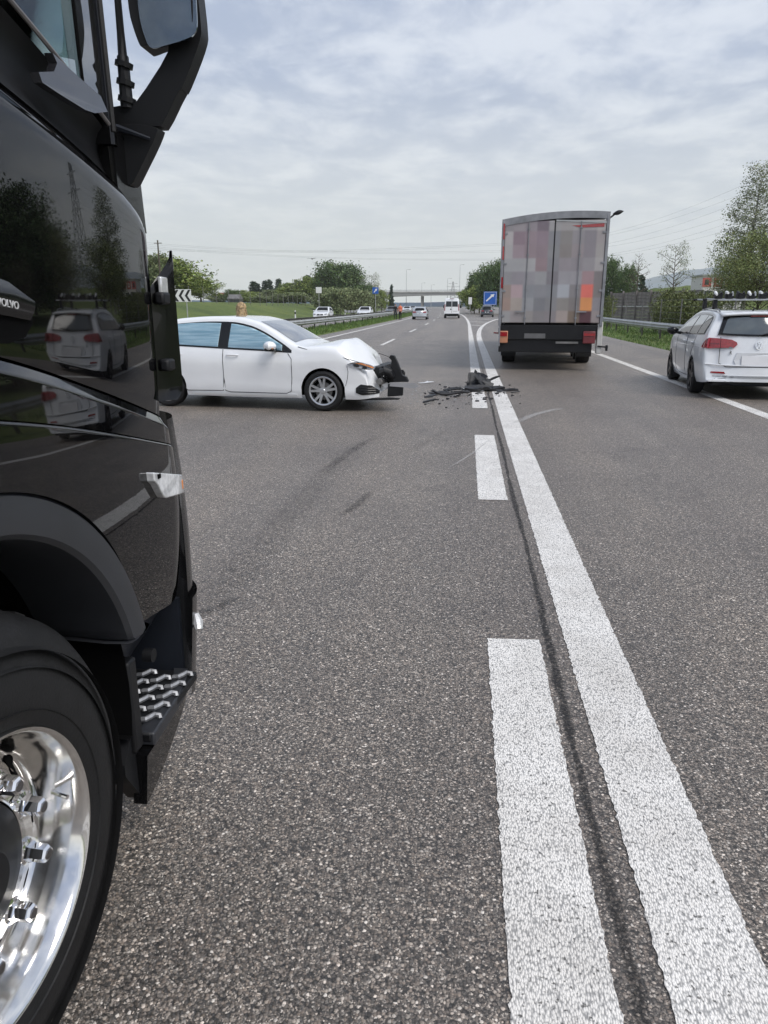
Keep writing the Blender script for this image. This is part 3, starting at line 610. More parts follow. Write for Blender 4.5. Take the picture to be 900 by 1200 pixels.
def tree_mesh(seed, H, W, trunk_h, n_limb, n_leaf, leaf, shape, tr=.18, spread=.28, sub=3, droop=0, thin=.5, lean=.03):
    """a trunk with limbs and a crown of single leaves; shape(t) = half width of the crown (0..1) at height t of the crown"""
    r = np.random.default_rng(seed); T = MB(); bend = r.normal(0, lean, 2) * H
    tp = [(bend[0] * (t ** 2), bend[1] * (t ** 2), H * .97 * t) for t in (0, .12, .3, .5, .7, .86, 1)]
    T.tube(tp, [tr * 1.25, tr, tr * .8, tr * .6, tr * .4, tr * .22, tr * .06], 7); tips = []
    def at(t): return np.array([bend[0] * t * t, bend[1] * t * t, H * .97 * t])
    for i in range(n_limb):
        t = trunk_h / H + (1 - trunk_h / H) * (i + r.random()) / n_limb * .95; t = min(t, .97)
        u = (t * H - trunk_h) / (H - trunk_h); L = max(.12 * W, W * .5 * shape(u) * r.uniform(.65, 1.08)); a = i * 2.399 + r.normal(0, .35)
        p0 = at(t); d = np.array([math.cos(a), math.sin(a), r.uniform(.15, .75) - droop]); d /= np.linalg.norm(d)
        p1 = p0 + d * L * .5; p2 = p0 + d * L + np.array([0, 0, (.10 - droop * .3) * L]); rr = tr * thin * (1 - .75 * t) + .008
        T.tube([p0, p1, p2], [rr, rr * .6, rr * .2], 5, caps=False); tips.append((p2, L)); tips.append((p1, L * .9))
        for k in range(sub):
            q0 = p0 + (p2 - p0) * r.uniform(.3, .95); dd = d + r.normal(0, .55, 3); dd /= np.linalg.norm(dd); q1 = q0 + dd * L * r.uniform(.25, .5)
            T.tube([q0, q1], [rr * .35, rr * .1], 4, caps=False); tips.append((q1, L * .7))
    tips.append((at(.98), W * .15)); tips.append((at(.93), W * .2))
    w = np.array([l for _, l in tips]) ** 1.3 + .02 * W; w /= w.sum(); idx = r.choice(len(tips), n_leaf, p=w)
    C = np.array([tips[i][0] for i in idx]); SP = np.array([max(tips[i][1] * spread, .05 * W) for i in idx])
    P = C + np.clip(r.normal(0, 1, (n_leaf, 3)), -1.7, 1.7) * SP[:, None] * np.array([1, 1, .75]); P[:, 2] = np.maximum(P[:, 2], trunk_h * .55)
    if droop: P[:, 2] -= np.abs(r.normal(0, droop * .5, n_leaf)) * SP
    A = r.normal(0, 1, (n_leaf, 3)); A /= np.linalg.norm(A, axis=1)[:, None]; B = np.cross(A, r.normal(0, 1, (n_leaf, 3))); B /= np.linalg.norm(B, axis=1)[:, None]
    sz = leaf * r.uniform(.55, 1.35, n_leaf)[:, None]
    V = np.stack([P - A * sz, P - B * sz * .55 + A * sz * .1, P + A * sz, P + B * sz * .55 + A * sz * .1], 1).reshape(-1, 3)
    return T, V, [(4*i, 4*i+1, 4*i+2, 4*i+3) for i in range(n_leaf)]
PROTO = {}
def proto(key, leafm, bark, *a, **k):
    T, V, F = tree_mesh(*a, **k); me = bpy.data.meshes.new('crown'); me.from_pydata(V.tolist(), [], F); me.materials.append(leafm)
    PROTO[key] = (T.mesh('trunk', bark), me, a[1], a[2])
rnd = lambda u: max(.15, math.sin(PI * min(1, max(0, .12 + .86 * u))) ** .6)
cone = lambda u: max(.06, 1 - u) ** .85
tall = lambda u: max(.12, math.sin(PI * min(1, .15 + .83 * u)) ** .8) * (1.1 - .5 * u)
proto('oak', M_L_OAK, M_BARK, 1, 12, 12, 2.2, 26, 7500, .30, rnd, tr=.30)
proto('oak2', M_L_DARK, M_BARK, 2, 12, 13, 1.8, 30, 8500, .31, rnd, tr=.32)
proto('mixed', M_L_WIL, M_BARK, 3, 10, 8, 1.2, 24, 5200, .27, rnd, tr=.2)
proto('mixed2', M_L_OAK, M_BARK, 4, 10, 8.5, .9, 26, 6000, .27, tall, tr=.2)
proto('conifer', M_L_CON, M_BARK, 5, 14, 4.2, .8, 50, 8500, .24, cone, tr=.2, droop=.25, spread=.2)
proto('poplar', M_L_DARK, M_BARK, 6, 14, 4.2, 1, 36, 5500, .27, tall, tr=.2, spread=.3)
proto('sparse', M_L_BIR, M_BARK, 8, 10, 7, 2.0, 26, 1500, .11, rnd, tr=.16, sub=6, spread=.15, thin=.6)
proto('bare', M_L_BIR, M_BARK, 9, 8, 5, 1.6, 24, 320, .07, tall, tr=.12, sub=6, spread=.12, thin=.6)
proto('bush', M_L_BUSH, M_BARK, 10, 3, 3.6, .15, 22, 3600, .10, rnd, tr=.06, spread=.3)
proto('thicket', M_L_THICK, M_BARK, 21, 7, 7, .4, 40, 12000, .085, rnd, tr=.12, spread=.26)
proto('wood', M_L_DARK, M_BARK, 31, 9, 8.5, .8, 44, 15000, .12, tall, tr=.2, spread=.27)
proto('willow', M_L_WIL, M_BARK, 12, 4.5, 4.6, .3, 24, 3800, .17, rnd, tr=.1, spread=.32)
proto('birch', M_L_BIR, M_BIRCHBARK, 13, 11.4, 5.6, 1.2, 84, 17000, .062, lambda u: max(.07, (1 - u)) ** .72 * (.6 + .4 * min(1, u * 4)), tr=.13, sub=6, spread=.17, droop=.12, thin=.42, lean=.004)
def plant(key, name, px, D, top, wpx, label, group, rz=None, base=None, cat='tree', X=None):
    T, C, H0, W0 = PROTO[key]
    x = sight(px, 358, Y=D)[0] if X is None else X
    s = x - (off_main(D) if x < 0 else off_ramp(D)); z = gh(s, x, D) if base is None else base
    H = 1.6 + (358 - top) / 905 * D - z; W = wpx / 905 * D * 1.3
    r = empty(name, (x, D, z), random.uniform(0, 6.28) if rz is None else rz); tag(r, label, cat, group); r.scale = (W / W0, W / W0, H / H0)
    for nm, me in (('trunk', T), ('crown', C)):
        o = bpy.data.objects.new(nm, me); col.objects.link(o); o.parent = r
    return r
GL = 'trees beyond the left bank'
plant('oak', 'oak_tree', 205, 110, 306, 62, 'large fresh green tree at the far left behind the chevron board', GL)
plant('oak', 'oak_tree', 236, 120, 328, 34, 'smaller green tree right of the large one at far left', GL)
plant('mixed', 'leafy_tree', 180, 105, 300, 40, 'green tree half hidden by the black cab mirror vane', GL)
for px, D, top, w, key, lab in (
    (256, 200, 345, 22, 'mixed', 'low pale bush just left of the red roofed house'), (273, 190, 341, 16, 'oak2', 'small dark bush behind the red roofed house'), (285, 200, 340, 16, 'mixed2', 'small round tree above the blonde head'),
    (297, 290, 329, 15, 'conifer', 'first dark conifer of the left clump'), (304, 292, 331, 14, 'conifer', 'second dark conifer of the left clump'), (311, 288, 328, 14, 'conifer', 'third dark conifer of the left clump'), (319, 295, 327, 13, 'conifer', 'fourth dark conifer of the left clump'), (327, 288, 326, 14, 'conifer', 'fifth and tallest dark conifer of the clump'), (334, 292, 331, 15, 'conifer', 'last dark conifer of the left clump'),
    (300, 240, 342, 24, 'mixed2', 'low tree under the first conifers'), (318, 235, 341, 26, 'mixed', 'pale low tree under the middle conifers'),
    (340, 230, 332, 20, 'mixed2', 'light green tree right of the conifers'), (350, 230, 330, 18, 'mixed', 'greyish tree left of the big round tree'), (358, 240, 322, 16, 'conifer', 'pointed tree beside the big round tree'), (364, 228, 325, 24, 'mixed2', 'fresh green tree touching the big round tree'),
    (394, 215, 313, 44, 'oak2', 'big dark round tree above the oncoming cars'), (410, 220, 320, 24, 'oak2', 'dark tree at the right flank of the big round one'), (380, 220, 321, 22, 'mixed2', 'green tree at the left flank of the big round one'),
    (420, 230, 333, 8, 'conifer', 'slim conifer left of the sparse tree'), (436, 210, 322, 20, 'sparse', 'airy half bare tree above the blue diamond sign'), (428, 205, 336, 20, 'oak2', 'dark low tree left of the blue diamond sign'), (447, 200, 340, 12, 'mixed2', 'dark tree at the left end of the overpass'), (458, 240, 333, 7, 'conifer', 'lone slim conifer left of the overpass')):
    plant(key, 'conifer_tree' if key == 'conifer' else 'leafy_tree', px, D, top, w, lab, GL)
for i, (px, D, top, w) in enumerate(((328, 150, 345, 22), (350, 150, 344, 22), (378, 140, 342, 20), (388, 142, 340, 18), (399, 138, 341, 20), (411, 140, 340, 20), (423, 142, 342, 18), (436, 150, 344, 16), (307, 152, 348, 20))):
    plant('willow', 'willow_shrub', px, D, top, w, f'grey green willow shrub behind the left fence, {["first","second","third","fourth","fifth","sixth","seventh","eighth","leftmost"][i]} of the hedge', 'willow shrubs behind the fence', cat='shrub')
GR = 'trees along the exit'
for px, D, top, w, key, lab in ((552, 190, 322, 10, 'poplar', 'slim dark poplar right of the white van'), (562, 170, 325, 26, 'oak2', 'dark tree above the grey estate car'), (574, 150, 318, 30, 'oak2', 'tall dark tree above the blue exit sign'), (556, 160, 335, 22, 'mixed2', 'low green tree right of the white van'), (588, 145, 314, 28, 'oak2', 'dark tree hidden mostly by the lorry'), (547, 240, 338, 14, 'mixed2', 'small far tree beside the overpass'),
    (713, 115, 311, 18, 'oak2', 'dark tree touching the right edge of the lorry'), (722, 118, 320, 14, 'conifer', 'dark pointed tree right of the lorry'), (735, 112, 319, 18, 'oak2', 'round dark tree behind the timber barrier'), (752, 108, 323, 13, 'conifer', 'small dark conifer left of the hills'), (745, 96, 299, 30, 'bare', 'bare branched tree right of the lorry'), (787, 84, 291, 30, 'sparse', 'small thinly leaved tree before the blue hills')):
    plant(key, 'conifer_tree' if key == 'conifer' else 'bare_tree' if key in ('bare', 'sparse') else 'leafy_tree', px, D, top, w, lab, GR)
plant('birch', 'birch_tree', 871, 60, 206, 74, 'tall slender birch with thin leaves above the estate car', GR)
plant('thicket', 'leafy_tree', 888, 47, 284, 66, 'dense green shrub tree at the foot of the birch', GR, base=1.0)
plant('thicket', 'leafy_tree', 858, 50, 308, 44, 'lower green shrub left of the birch foot', GR, base=1.0)
for i, (px, D, top, w) in enumerate(((790, 46, 346, 34), (803, 44, 350, 30), (815, 45, 349, 36), (776, 48, 356, 22), (830, 42, 350, 34), (714, 60, 352, 14))):
    plant('bush', 'hedge_shrub', px, D, top, w, f'{["tall straggly","low","bushy","short","dark","slim yellowish"][i]} shrub before the timber barrier, {["left of the estate car","beside the guardrail","above the car mirror","next to the fence post","behind the roof rack","near the lorry"][i]}', 'shrubs before the barrier', cat='shrub')
# the wood to the right of the camera, seen mirrored in the black cab
for i, (x, y, h, key) in enumerate(((20.5, 38, 7.2, 'wood'), (22, 34, 7.6, 'wood'), (26, 37, 9, 'wood'), (18.5, 34, 5.2, 'wood'), (24, 30, 6.8, 'wood'), (27, 31, 8, 'wood'), (30, 35, 9.5, 'wood'), (21, 27, 5.4, 'wood'), (25, 24, 6.6, 'wood'), (31, 27, 8.6, 'wood'), (29, 19, 7.2, 'wood'), (36, 23, 9.5, 'wood'), (33, 12, 8.5, 'wood'), (17.8, 38, 4.2, 'thicket'), (20.5, 42, 5.6, 'wood'), (25, 47, 6.5, 'wood'))):
    T, C, H0, W0 = PROTO[key]; r = empty('wood_tree', (x, y, .9), i * 1.3); r.scale = (h / H0 * 1.05,) * 2 + (h / H0,); tag(r, 'dark tree of the wood right of the road, mirrored in the black cab', 'tree', 'wood right of the road')
    for nm, me in (('trunk', T), ('crown', C)): o = bpy.data.objects.new(nm, me); col.objects.link(o); o.parent = r

# ---------------------------------------------------------------- pylons and overhead lines
M_PYL = mat('pylon_steel', (.16, .165, .17), .6, .4); M_WIRE = mat('overhead_wire', (.16, .16, .17), .5, .3)
def pylon(x, y, H, rz, label):
    r = empty('power_pylon', (x, y, 0), rz); tag(r, label, 'pylon'); m = MB(); w = lambda z: 2.6 * (1 - z / H) ** 1.1 + .32
    zs = lin(0, H, 13)
    for a, b in ((1, 1), (1, -1), (-1, -1), (-1, 1)): m.tube([(a * w(z), b * w(z), z) for z in zs], .09, 4)
    m.build('legs', M_PYL, r); m = MB()
    for z0, z1 in zip(zs[:-1], zs[1:]):
        for (a, b), (c, d) in (((1, 1), (1, -1)), ((1, -1), (-1, -1)), ((-1, -1), (-1, 1)), ((-1, 1), (1, 1))):
            m.tube([(a * w(z0), b * w(z0), z0), (c * w(z1), d * w(z1), z1)], .05, 3); m.tube([(c * w(z0), d * w(z0), z0), (a * w(z1), b * w(z1), z1)], .05, 3)
    m.build('lattice', M_PYL, r)
    for z, L in ((H * .68, 4.2), (H * .80, 5.2), (H * .92, 3.6)):
        MB().tube([(-L, 0, z + .1), (0, .3, z + .5), (L, 0, z + .1)], .07, 4).tube([(-L, 0, z + .1), (0, -.3, z - .3), (L, 0, z + .1)], .06, 4).build('cross_arm', M_PYL, r)
pylon(73, 170, 35, R(38), 'tall lattice pylon right of the road, mirrored in the black cab'); 
P2 = sight(531, 330, Y=620); pylon(P2[0], 620, P2[2], R(10), 'tiny lattice pylon far behind the overpass')
def wire(a, b, sag, label, n=40):
    m = MB(); a, b = Vector(a), Vector(b); pts = [a.lerp(b, t) - Vector((0, 0, 4 * sag * t * (1 - t))) for t in lin(0, 1, n)]
    d = [max(.012, .00008 * p.length) for p in pts]; o = m.tube([p - a for p in pts], d, 4).build('power_line', M_WIRE, loc=a); tag(o, label, 'power line', 'overhead power lines')
pylon(36, 335, 30, R(30), 'lattice pylon hidden behind the goods lorry carrying the overhead lines')
for i, (dx, z) in enumerate(((-5, 28), (5, 27.7), (-4, 24), (4, 23.6), (-3.5, 32.3), (3.5, 32))):
    a = (73 + dx * .8, 170 + dx * .6, z); m = (36 + dx * .8, 335 + dx * .5, (24.2, 24, 20.6, 20.4, 27.8, 27.6)[i]); e = sight(170 - i * 3, 284 + i * 1.6, Y=470); nm = ["third", "fourth", "lowest but one", "lowest", "highest", "second"][i]
    wire(a, m, (4.4, 3.6, 4.0, 3.2, 4.6, 3.8)[i], f'{nm} of the thin power lines sagging across the sky on the right'); wire(m, tuple(e), 3.0, f'{nm} of the thin power lines crossing the sky left of the lorry')
P = sight(186, 300, Y=95); r = empty('utility_pole', (P[0], 95, 2)); tag(r, 'slim wooden utility pole at the far left behind the cab vane', 'pole'); h = 1.6 + (358 - 283) / 905 * 95 - 2
MB().tube([(0, 0, -.3), (0, 0, h)], [.14, .09], 8).build('pole', M_BARK, r); MB().box((0, 0, h - .35), (1.0, .08, .08)).build('cross_bar', M_BARK, r)

# ---------------------------------------------------------------- far buildings and hills
M_ROOF = mat('red_roof', (.22, .07, .05), .8, vary=.2); M_WALL = mat('render_wall', (.55, .52, .48), .85, vary=.1); M_WIN = mat('window_dark', (.04, .045, .05), .2)
def house(px, D, w, dep, h, base, wall, roofm, label, name='house', storeys=1, band=None):
    P = sight(px, 358, Y=D); r = empty(name, (P[0], D, base)); tag(r, label, 'house')
    MB().box((0, 0, h / 2), (w, dep, h)).build('wall', wall, r)
    m = MB(); m.add([(-w*.54, -dep*.56, h), (w*.54, -dep*.56, h), (w*.54, dep*.56, h), (-w*.54, dep*.56, h), (-w*.54, 0, h + dep*.32), (w*.54, 0, h + dep*.32)], [(0, 1, 5, 4), (2, 3, 4, 5), (0, 4, 3), (1, 2, 5), (0, 3, 2, 1)]); m.build('roof', roofm, r)
    for st in range(storeys):
        for i in range(max(2, int(w / 2.4))):
            x = -w / 2 + w * (i + .5) / max(2, int(w / 2.4)); MB().box((x, -dep / 2 - .01, h * (st + .55) / storeys), (1.0, .06, 1.2)).build('window', M_WIN, r)
house(262, 250, 3.0, 3.4, 1.3, 3.3, M_WALL, M_ROOF, 'low red roofed house among the trees on the left')
house(276, 160, 2.4, 3, 1.0, 1.9, mat('dark_shed', (.06, .06, .06), .8), M_GALVOLD, 'small dark shed beside the red roofed house on the left')
house(427, 260, 9, 7, 3, 3.2, mat('white_wall', (.7, .69, .66), .8), M_WALL, 'pale roofed house peeping over the left hedge')
Pb = sight(831, 348, Y=96); r = empty('red_white_building', (Pb[0], 96, .9)); tag(r, 'red and white flat roofed building left of the birch', 'building')
M_RW = mat('white_facade', (.62, .60, .58), .8, vary=.1); M_RR = mat('red_facade', (.48, .11, .10), .7, vary=.15); hb = 1.6 + (358 - 326) / 905 * 96 - .9
MB().box((1.5, 2, hb / 2), (5, 5, hb)).build('wall', M_RW, r)
MB().box((1.5, 2, hb + .08), (5.4, 5.4, .16)).build('roof', M_GALV, r)
for i in range(4):
    w = MB().box((-.6 + i * 1.3, -.53, hb - .75), (1.0, .08, 1.0)).build('red_panel', M_RR, r)
    MB().box((-.6 + i * 1.3, -.58, hb - .75), (.45, .06, .55)).build('window', M_RW if i % 2 else M_WIN, w)
for i in range(3): MB().box((-.3 + i * 1.6, -.53, hb - 2.2), (.9, .06, 1.0)).build('window', M_WIN, r)
# far ridge and treeline, the blue of distant haze painted into their colour
def ridge(name, pts, D, depth, m, dz=2):
    mb = MB(); n = 90; f = interp(pts)
    x0, x1 = pts[0][0], pts[-1][0]
    for i in range(n):
        px = x0 + (x1 - x0) * i / (n - 1); h = 1.6 + (358 - f(px)) / 905 * D; X = sight(px, 358, Y=D)[0]; nz = math.sin(i * 1.7) * .012 * h + math.sin(i * .61) * .02 * h
        for t, k in ((-1, 0), (-.45, .55), (-.15, .92), (0, 1), (.3, .8), (1, 0)): mb.v.append((X, D + t * depth, max(0, h * k + (nz if k > .3 else 0)) - dz))
    for i in range(n - 1):
        for j in range(5): k = i * 6 + j; mb.f.append((k, k + 1, k + 7, k + 6))
    tag(mb.build(name, m, smooth=80), kind='structure')
M_HAZEFOREST = mat('haze_blue_forest', (.035, .075, .125), .95, vary=.4, vscale=.008)
ridge('hills', [(690, 340), (735, 334), (760, 327), (790, 322), (840, 316), (900, 310), (1000, 306), (1200, 315), (1500, 345)], 5200, 1400, M_HAZEFOREST)
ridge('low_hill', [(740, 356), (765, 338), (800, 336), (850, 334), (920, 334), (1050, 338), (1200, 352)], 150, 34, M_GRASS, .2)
ridge('far_treeline', [(-600, 352), (-200, 346), (150, 349), (300, 351), (420, 352), (480, 353), (540, 352), (620, 350), (760, 348), (900, 350), (1300, 345)], 1100, 60, M_HAZEFOREST)
# the air
hzb = MB().box((0, 3380, 298), (12400, 7000, 606)); ho = hzb.build('haze', None, smooth=0); ho.data.materials.clear()
hm = bpy.data.materials.new('haze'); hm.use_nodes = True; hn = hm.node_tree; hn.nodes.clear(); hv = hn.nodes.new('ShaderNodeVolumePrincipled'); hv.inputs['Color'].default_value = (.96, .975, .985, 1); hv.inputs['Density'].default_value = .00017
hout = hn.nodes.new('ShaderNodeOutputMaterial'); hn.links.new(hv.outputs[0], hout.inputs['Volume']); ho.data.materials.append(hm); tag(ho, 'thin pale haze in the air over the whole place', 'haze', kind='stuff')

# ================================================================== CARS
class Car:
    """a car body lofted over its side profile; local x forward, y left, z up"""
    def __init__(s, top, bottom, wz, plan, wheels, arch, bulge=.12, fil=.10, mid=None):
        s.top = interp(top); s.bot = interp(bottom); s.wz = interp(wz); s.pl = interp(plan); s.wheels = wheels; s.arch = arch; s.bulge = bulge; s.fil = fil
        s.x0, s.x1 = min(p[0] for p in top), max(p[0] for p in top); s.mid = mid if mid is not None else (s.x0 + s.x1) / 2
    def y(s, x, z): return s.wz(z) * s.pl(x)
    def xe(s, x, yr):
        k = max(-1, min(1, (x - s.mid) / (.35 * (s.x1 - s.x0)))); return x + s.bulge * k * yr ** 2
    def zb(s, x):
        b = s.bot(x)
        for w, zc in s.wheels:
            d = s.arch ** 2 - (x - w) ** 2
            if d > 0: b = max(b, zc + math.sqrt(d))
        return b
    def section(s, x):
        zb = s.zb(x); yr_e = 1.0; zs = max(s.top(s.xe(x, 1.0)), zb + .03); r = min(s.fil, (zs - zb) * .45)
        pts = [];
        for j in range(11):
            z = zb + (zs - r - zb) * j / 10; pts.append((s.y(x, z), z))
        ys = s.y(x, zs - r)
        for a in (22, 45, 68, 90): pts.append((ys - r + r * math.cos(R(a)), zs - r + r * math.sin(R(a))))
        yi = ys - r
        for j in range(1, 9):
            y = yi * (1 - j / 8); q = y / max(yi, .01); z = s.top(s.xe(x, q)); z = max(z, zb + .03)
            pts.append((y, zs + (z - zs) * (1 - q ** 2) ** .5 if abs(z - zs) > 1e-6 else zs))
        return pts
    def stations(s, n=70):
        xs = set(np.round(np.linspace(s.x0, s.x1, n), 4))
        for w, zc in s.wheels:
            for a in np.linspace(0, PI, 19): xs.add(round(w + s.arch * math.cos(a), 4))
            xs.add(round(w + s.arch * 1.002, 4)); xs.add(round(w - s.arch * 1.002, 4))
        for e in (.004, .012, .025, .045, .07): xs.add(round(s.x0 + e, 4)); xs.add(round(s.x1 - e, 4))
        return sorted(x for x in xs if s.x0 <= x <= s.x1)
    def shell(s, deform=None):
        m = MB(); X = s.stations(); k = 0
        for x in X:
            p = s.section(x); full = [(x, a, b) for a, b in p] + [(x, -a, b) for a, b in p[-2::-1]]
            if deform: full = [deform(*q) for q in full]
            k = len(full); m.v += full
        for i in range(len(X) - 1):
            for j in range(k - 1): m.f.append((i*k + j, (i+1)*k + j, (i+1)*k + j + 1, i*k + j + 1))
        m.f.append(tuple(range(k))); m.f.append(tuple((len(X)-1)*k + j for j in range(k))[::-1])
        return m
    def side(s, sg):      # (x, z, offset) on one flank; sg = 1 left, -1 right
        return lambda x, z, o: (x, sg * (s.y(x, z) + o), z)
    def back(s, front=False):    # (y, z, offset) on the tail (or the nose)
        sgn = 1 if front else -1; xs = np.linspace(s.mid, s.x1 if front else s.x0, 400); zz = np.array([s.top(x) for x in xs])
        def f(y, z, o):
            i = int(np.argmax(zz <= z)) if (zz <= z).any() else len(xs) - 1
            if i > 0 and zz[i-1] != zz[i] and zz[i] <= z: t = (zz[i-1] - z) / (zz[i-1] - zz[i]); x = xs[i-1] + (xs[i] - xs[i-1]) * t
            else: x = xs[i]
            w = s.y(x, z); q = min(1, abs(y) / max(w, .1)); return (x - sgn * s.bulge * q * q + sgn * o, y, z)
        return f
    def crown(s):         # (x, y, offset) on roof, bonnet and screens
        def f(x, y, o):
            zb = s.zb(x); zs = max(s.top(s.xe(x, 1.0)), zb + .03); rr = min(s.fil, (zs - zb) * .45); yi = s.y(x, zs - rr) - rr; q = min(1, abs(y) / max(yi, .05)); z = s.top(s.xe(x, q)); return (x, y, zs + (z - zs) * (1 - q * q) ** .5 + o)
        return f
def wheel(parent, x, y, r, w, rim, style, side, rimm, z=None, steer=0):
    """thing > wheel > tyre, rim, hub"""
    e = empty('wheel', (x, y, r if z is None else z), 0, parent); e.rotation_euler = (0, 0, steer); h = w / 2
    MB().lathe([(rim, -h*.7), (rim + .02, -h*.98), (r*.86, -h*1.03), (r*.965, -h*.86), (r, -h*.55), (r, h*.55), (r*.965, h*.86), (r*.86, h*1.03), (rim + .02, h*.98), (rim, h*.7)], 36, 'Y').build('tyre', M_RUBBER, e)
    o = side
    m = MB().lathe([(rim + .012, o*h*.98), (rim + .004, o*h*1.0), (rim - .014, o*h*.93), (rim - .022, o*h*.55), (rim - .03, -o*h*.6)], 36, 'Y'); m.build('rim', rimm, e)
    MB().lathe([(.0, o*h*.30), (rim - .03, o*h*.28)], 28, 'Y').build('brake_backing', M_DARK, e); MB().lathe([(0.001, o*h*.42), (rim * .62, o*h*.42), (rim * .64, o*h*.36)], 28, 'Y').build('brake_disc', M_GALVOLD, e)
    n = 5; sp = MB()
    for i in range(n):
        for d in ((-.17, .17) if style == 'double' else (0,)):
            a = 2 * PI * i / n + PI / 2 + .1; a1 = a + d * (1.0 if style == 'double' else 1); a0 = a + d * .9; tw = (.020 if style == 'double' else .042)
            c0 = (rim * .20 * math.cos(a0), rim * .20 * math.sin(a0)); c1 = ((rim - .012) * math.cos(a1 + d * .25), (rim - .012) * math.sin(a1 + d * .25)); nx, nz = -math.sin(a1), math.cos(a1)
            k = len(sp.v)
            for (cx, cz), t, yo in ((c0, tw, .86), (c1, tw * .9, .93)):
                for sg, dy in ((-1, 0), (1, 0), (1, -.18), (-1, -.18)): sp.v.append((cx + nx * t * sg, o * h * (yo + dy * 1.6), cz + nz * t * sg))
            sp.f += [(k, k+1, k+5, k+4), (k+1, k+2, k+6, k+5), (k+2, k+3, k+7, k+6), (k+3, k, k+4, k+7)]
    sp.lathe([(.0005, o*h*.93), (.028, o*h*.93), (.034, o*h*.88), (rim*.30, o*h*.86), (rim*.31, o*h*.6)], 20, 'Y').build('spokes', rimm, e)
    return e
def liners(c, root, r):
    for w, zc in c.wheels:
        for sg in (1, -1):
            m = MB(); n = 16
            for i in range(n + 1):
                a = PI * (-.06 + 1.12 * i / n); x, z = w + (c.arch + .004) * math.cos(a), zc + (c.arch + .004) * math.sin(a); yo = c.y(w, zc + .2) - .03
                m.v += [(x, sg * yo, z), (x, sg * (yo - .34), z)]
            for i in range(n): m.f.append((2*i, 2*i+1, 2*i+3, 2*i+2))
            k = len(m.v); m.v.append((w, sg * (c.y(w, zc + .2) - .37), zc)); m.f += [(k, 2*i+1, 2*i+3) for i in range(n)]
            m.build('wheel_liner', M_DARK, root)
def lineseam(c, root, pts, sg, name='door_gap', w=.006, off=.002, m=None):
    mp = c.side(sg); f = []
    for (a, b) in zip(pts[:-1], pts[1:]):
        n = max(1, int(math.dist(a, b) / .08)); f += [(a[0] + (b[0]-a[0]) * t / n, a[1] + (b[1]-a[1]) * t / n) for t in range(n)]
    f.append(pts[-1]); MB().tube([mp(x, z, off - w * .6) for x, z in f], w, 5).build(name, m or M_SEAM, root)

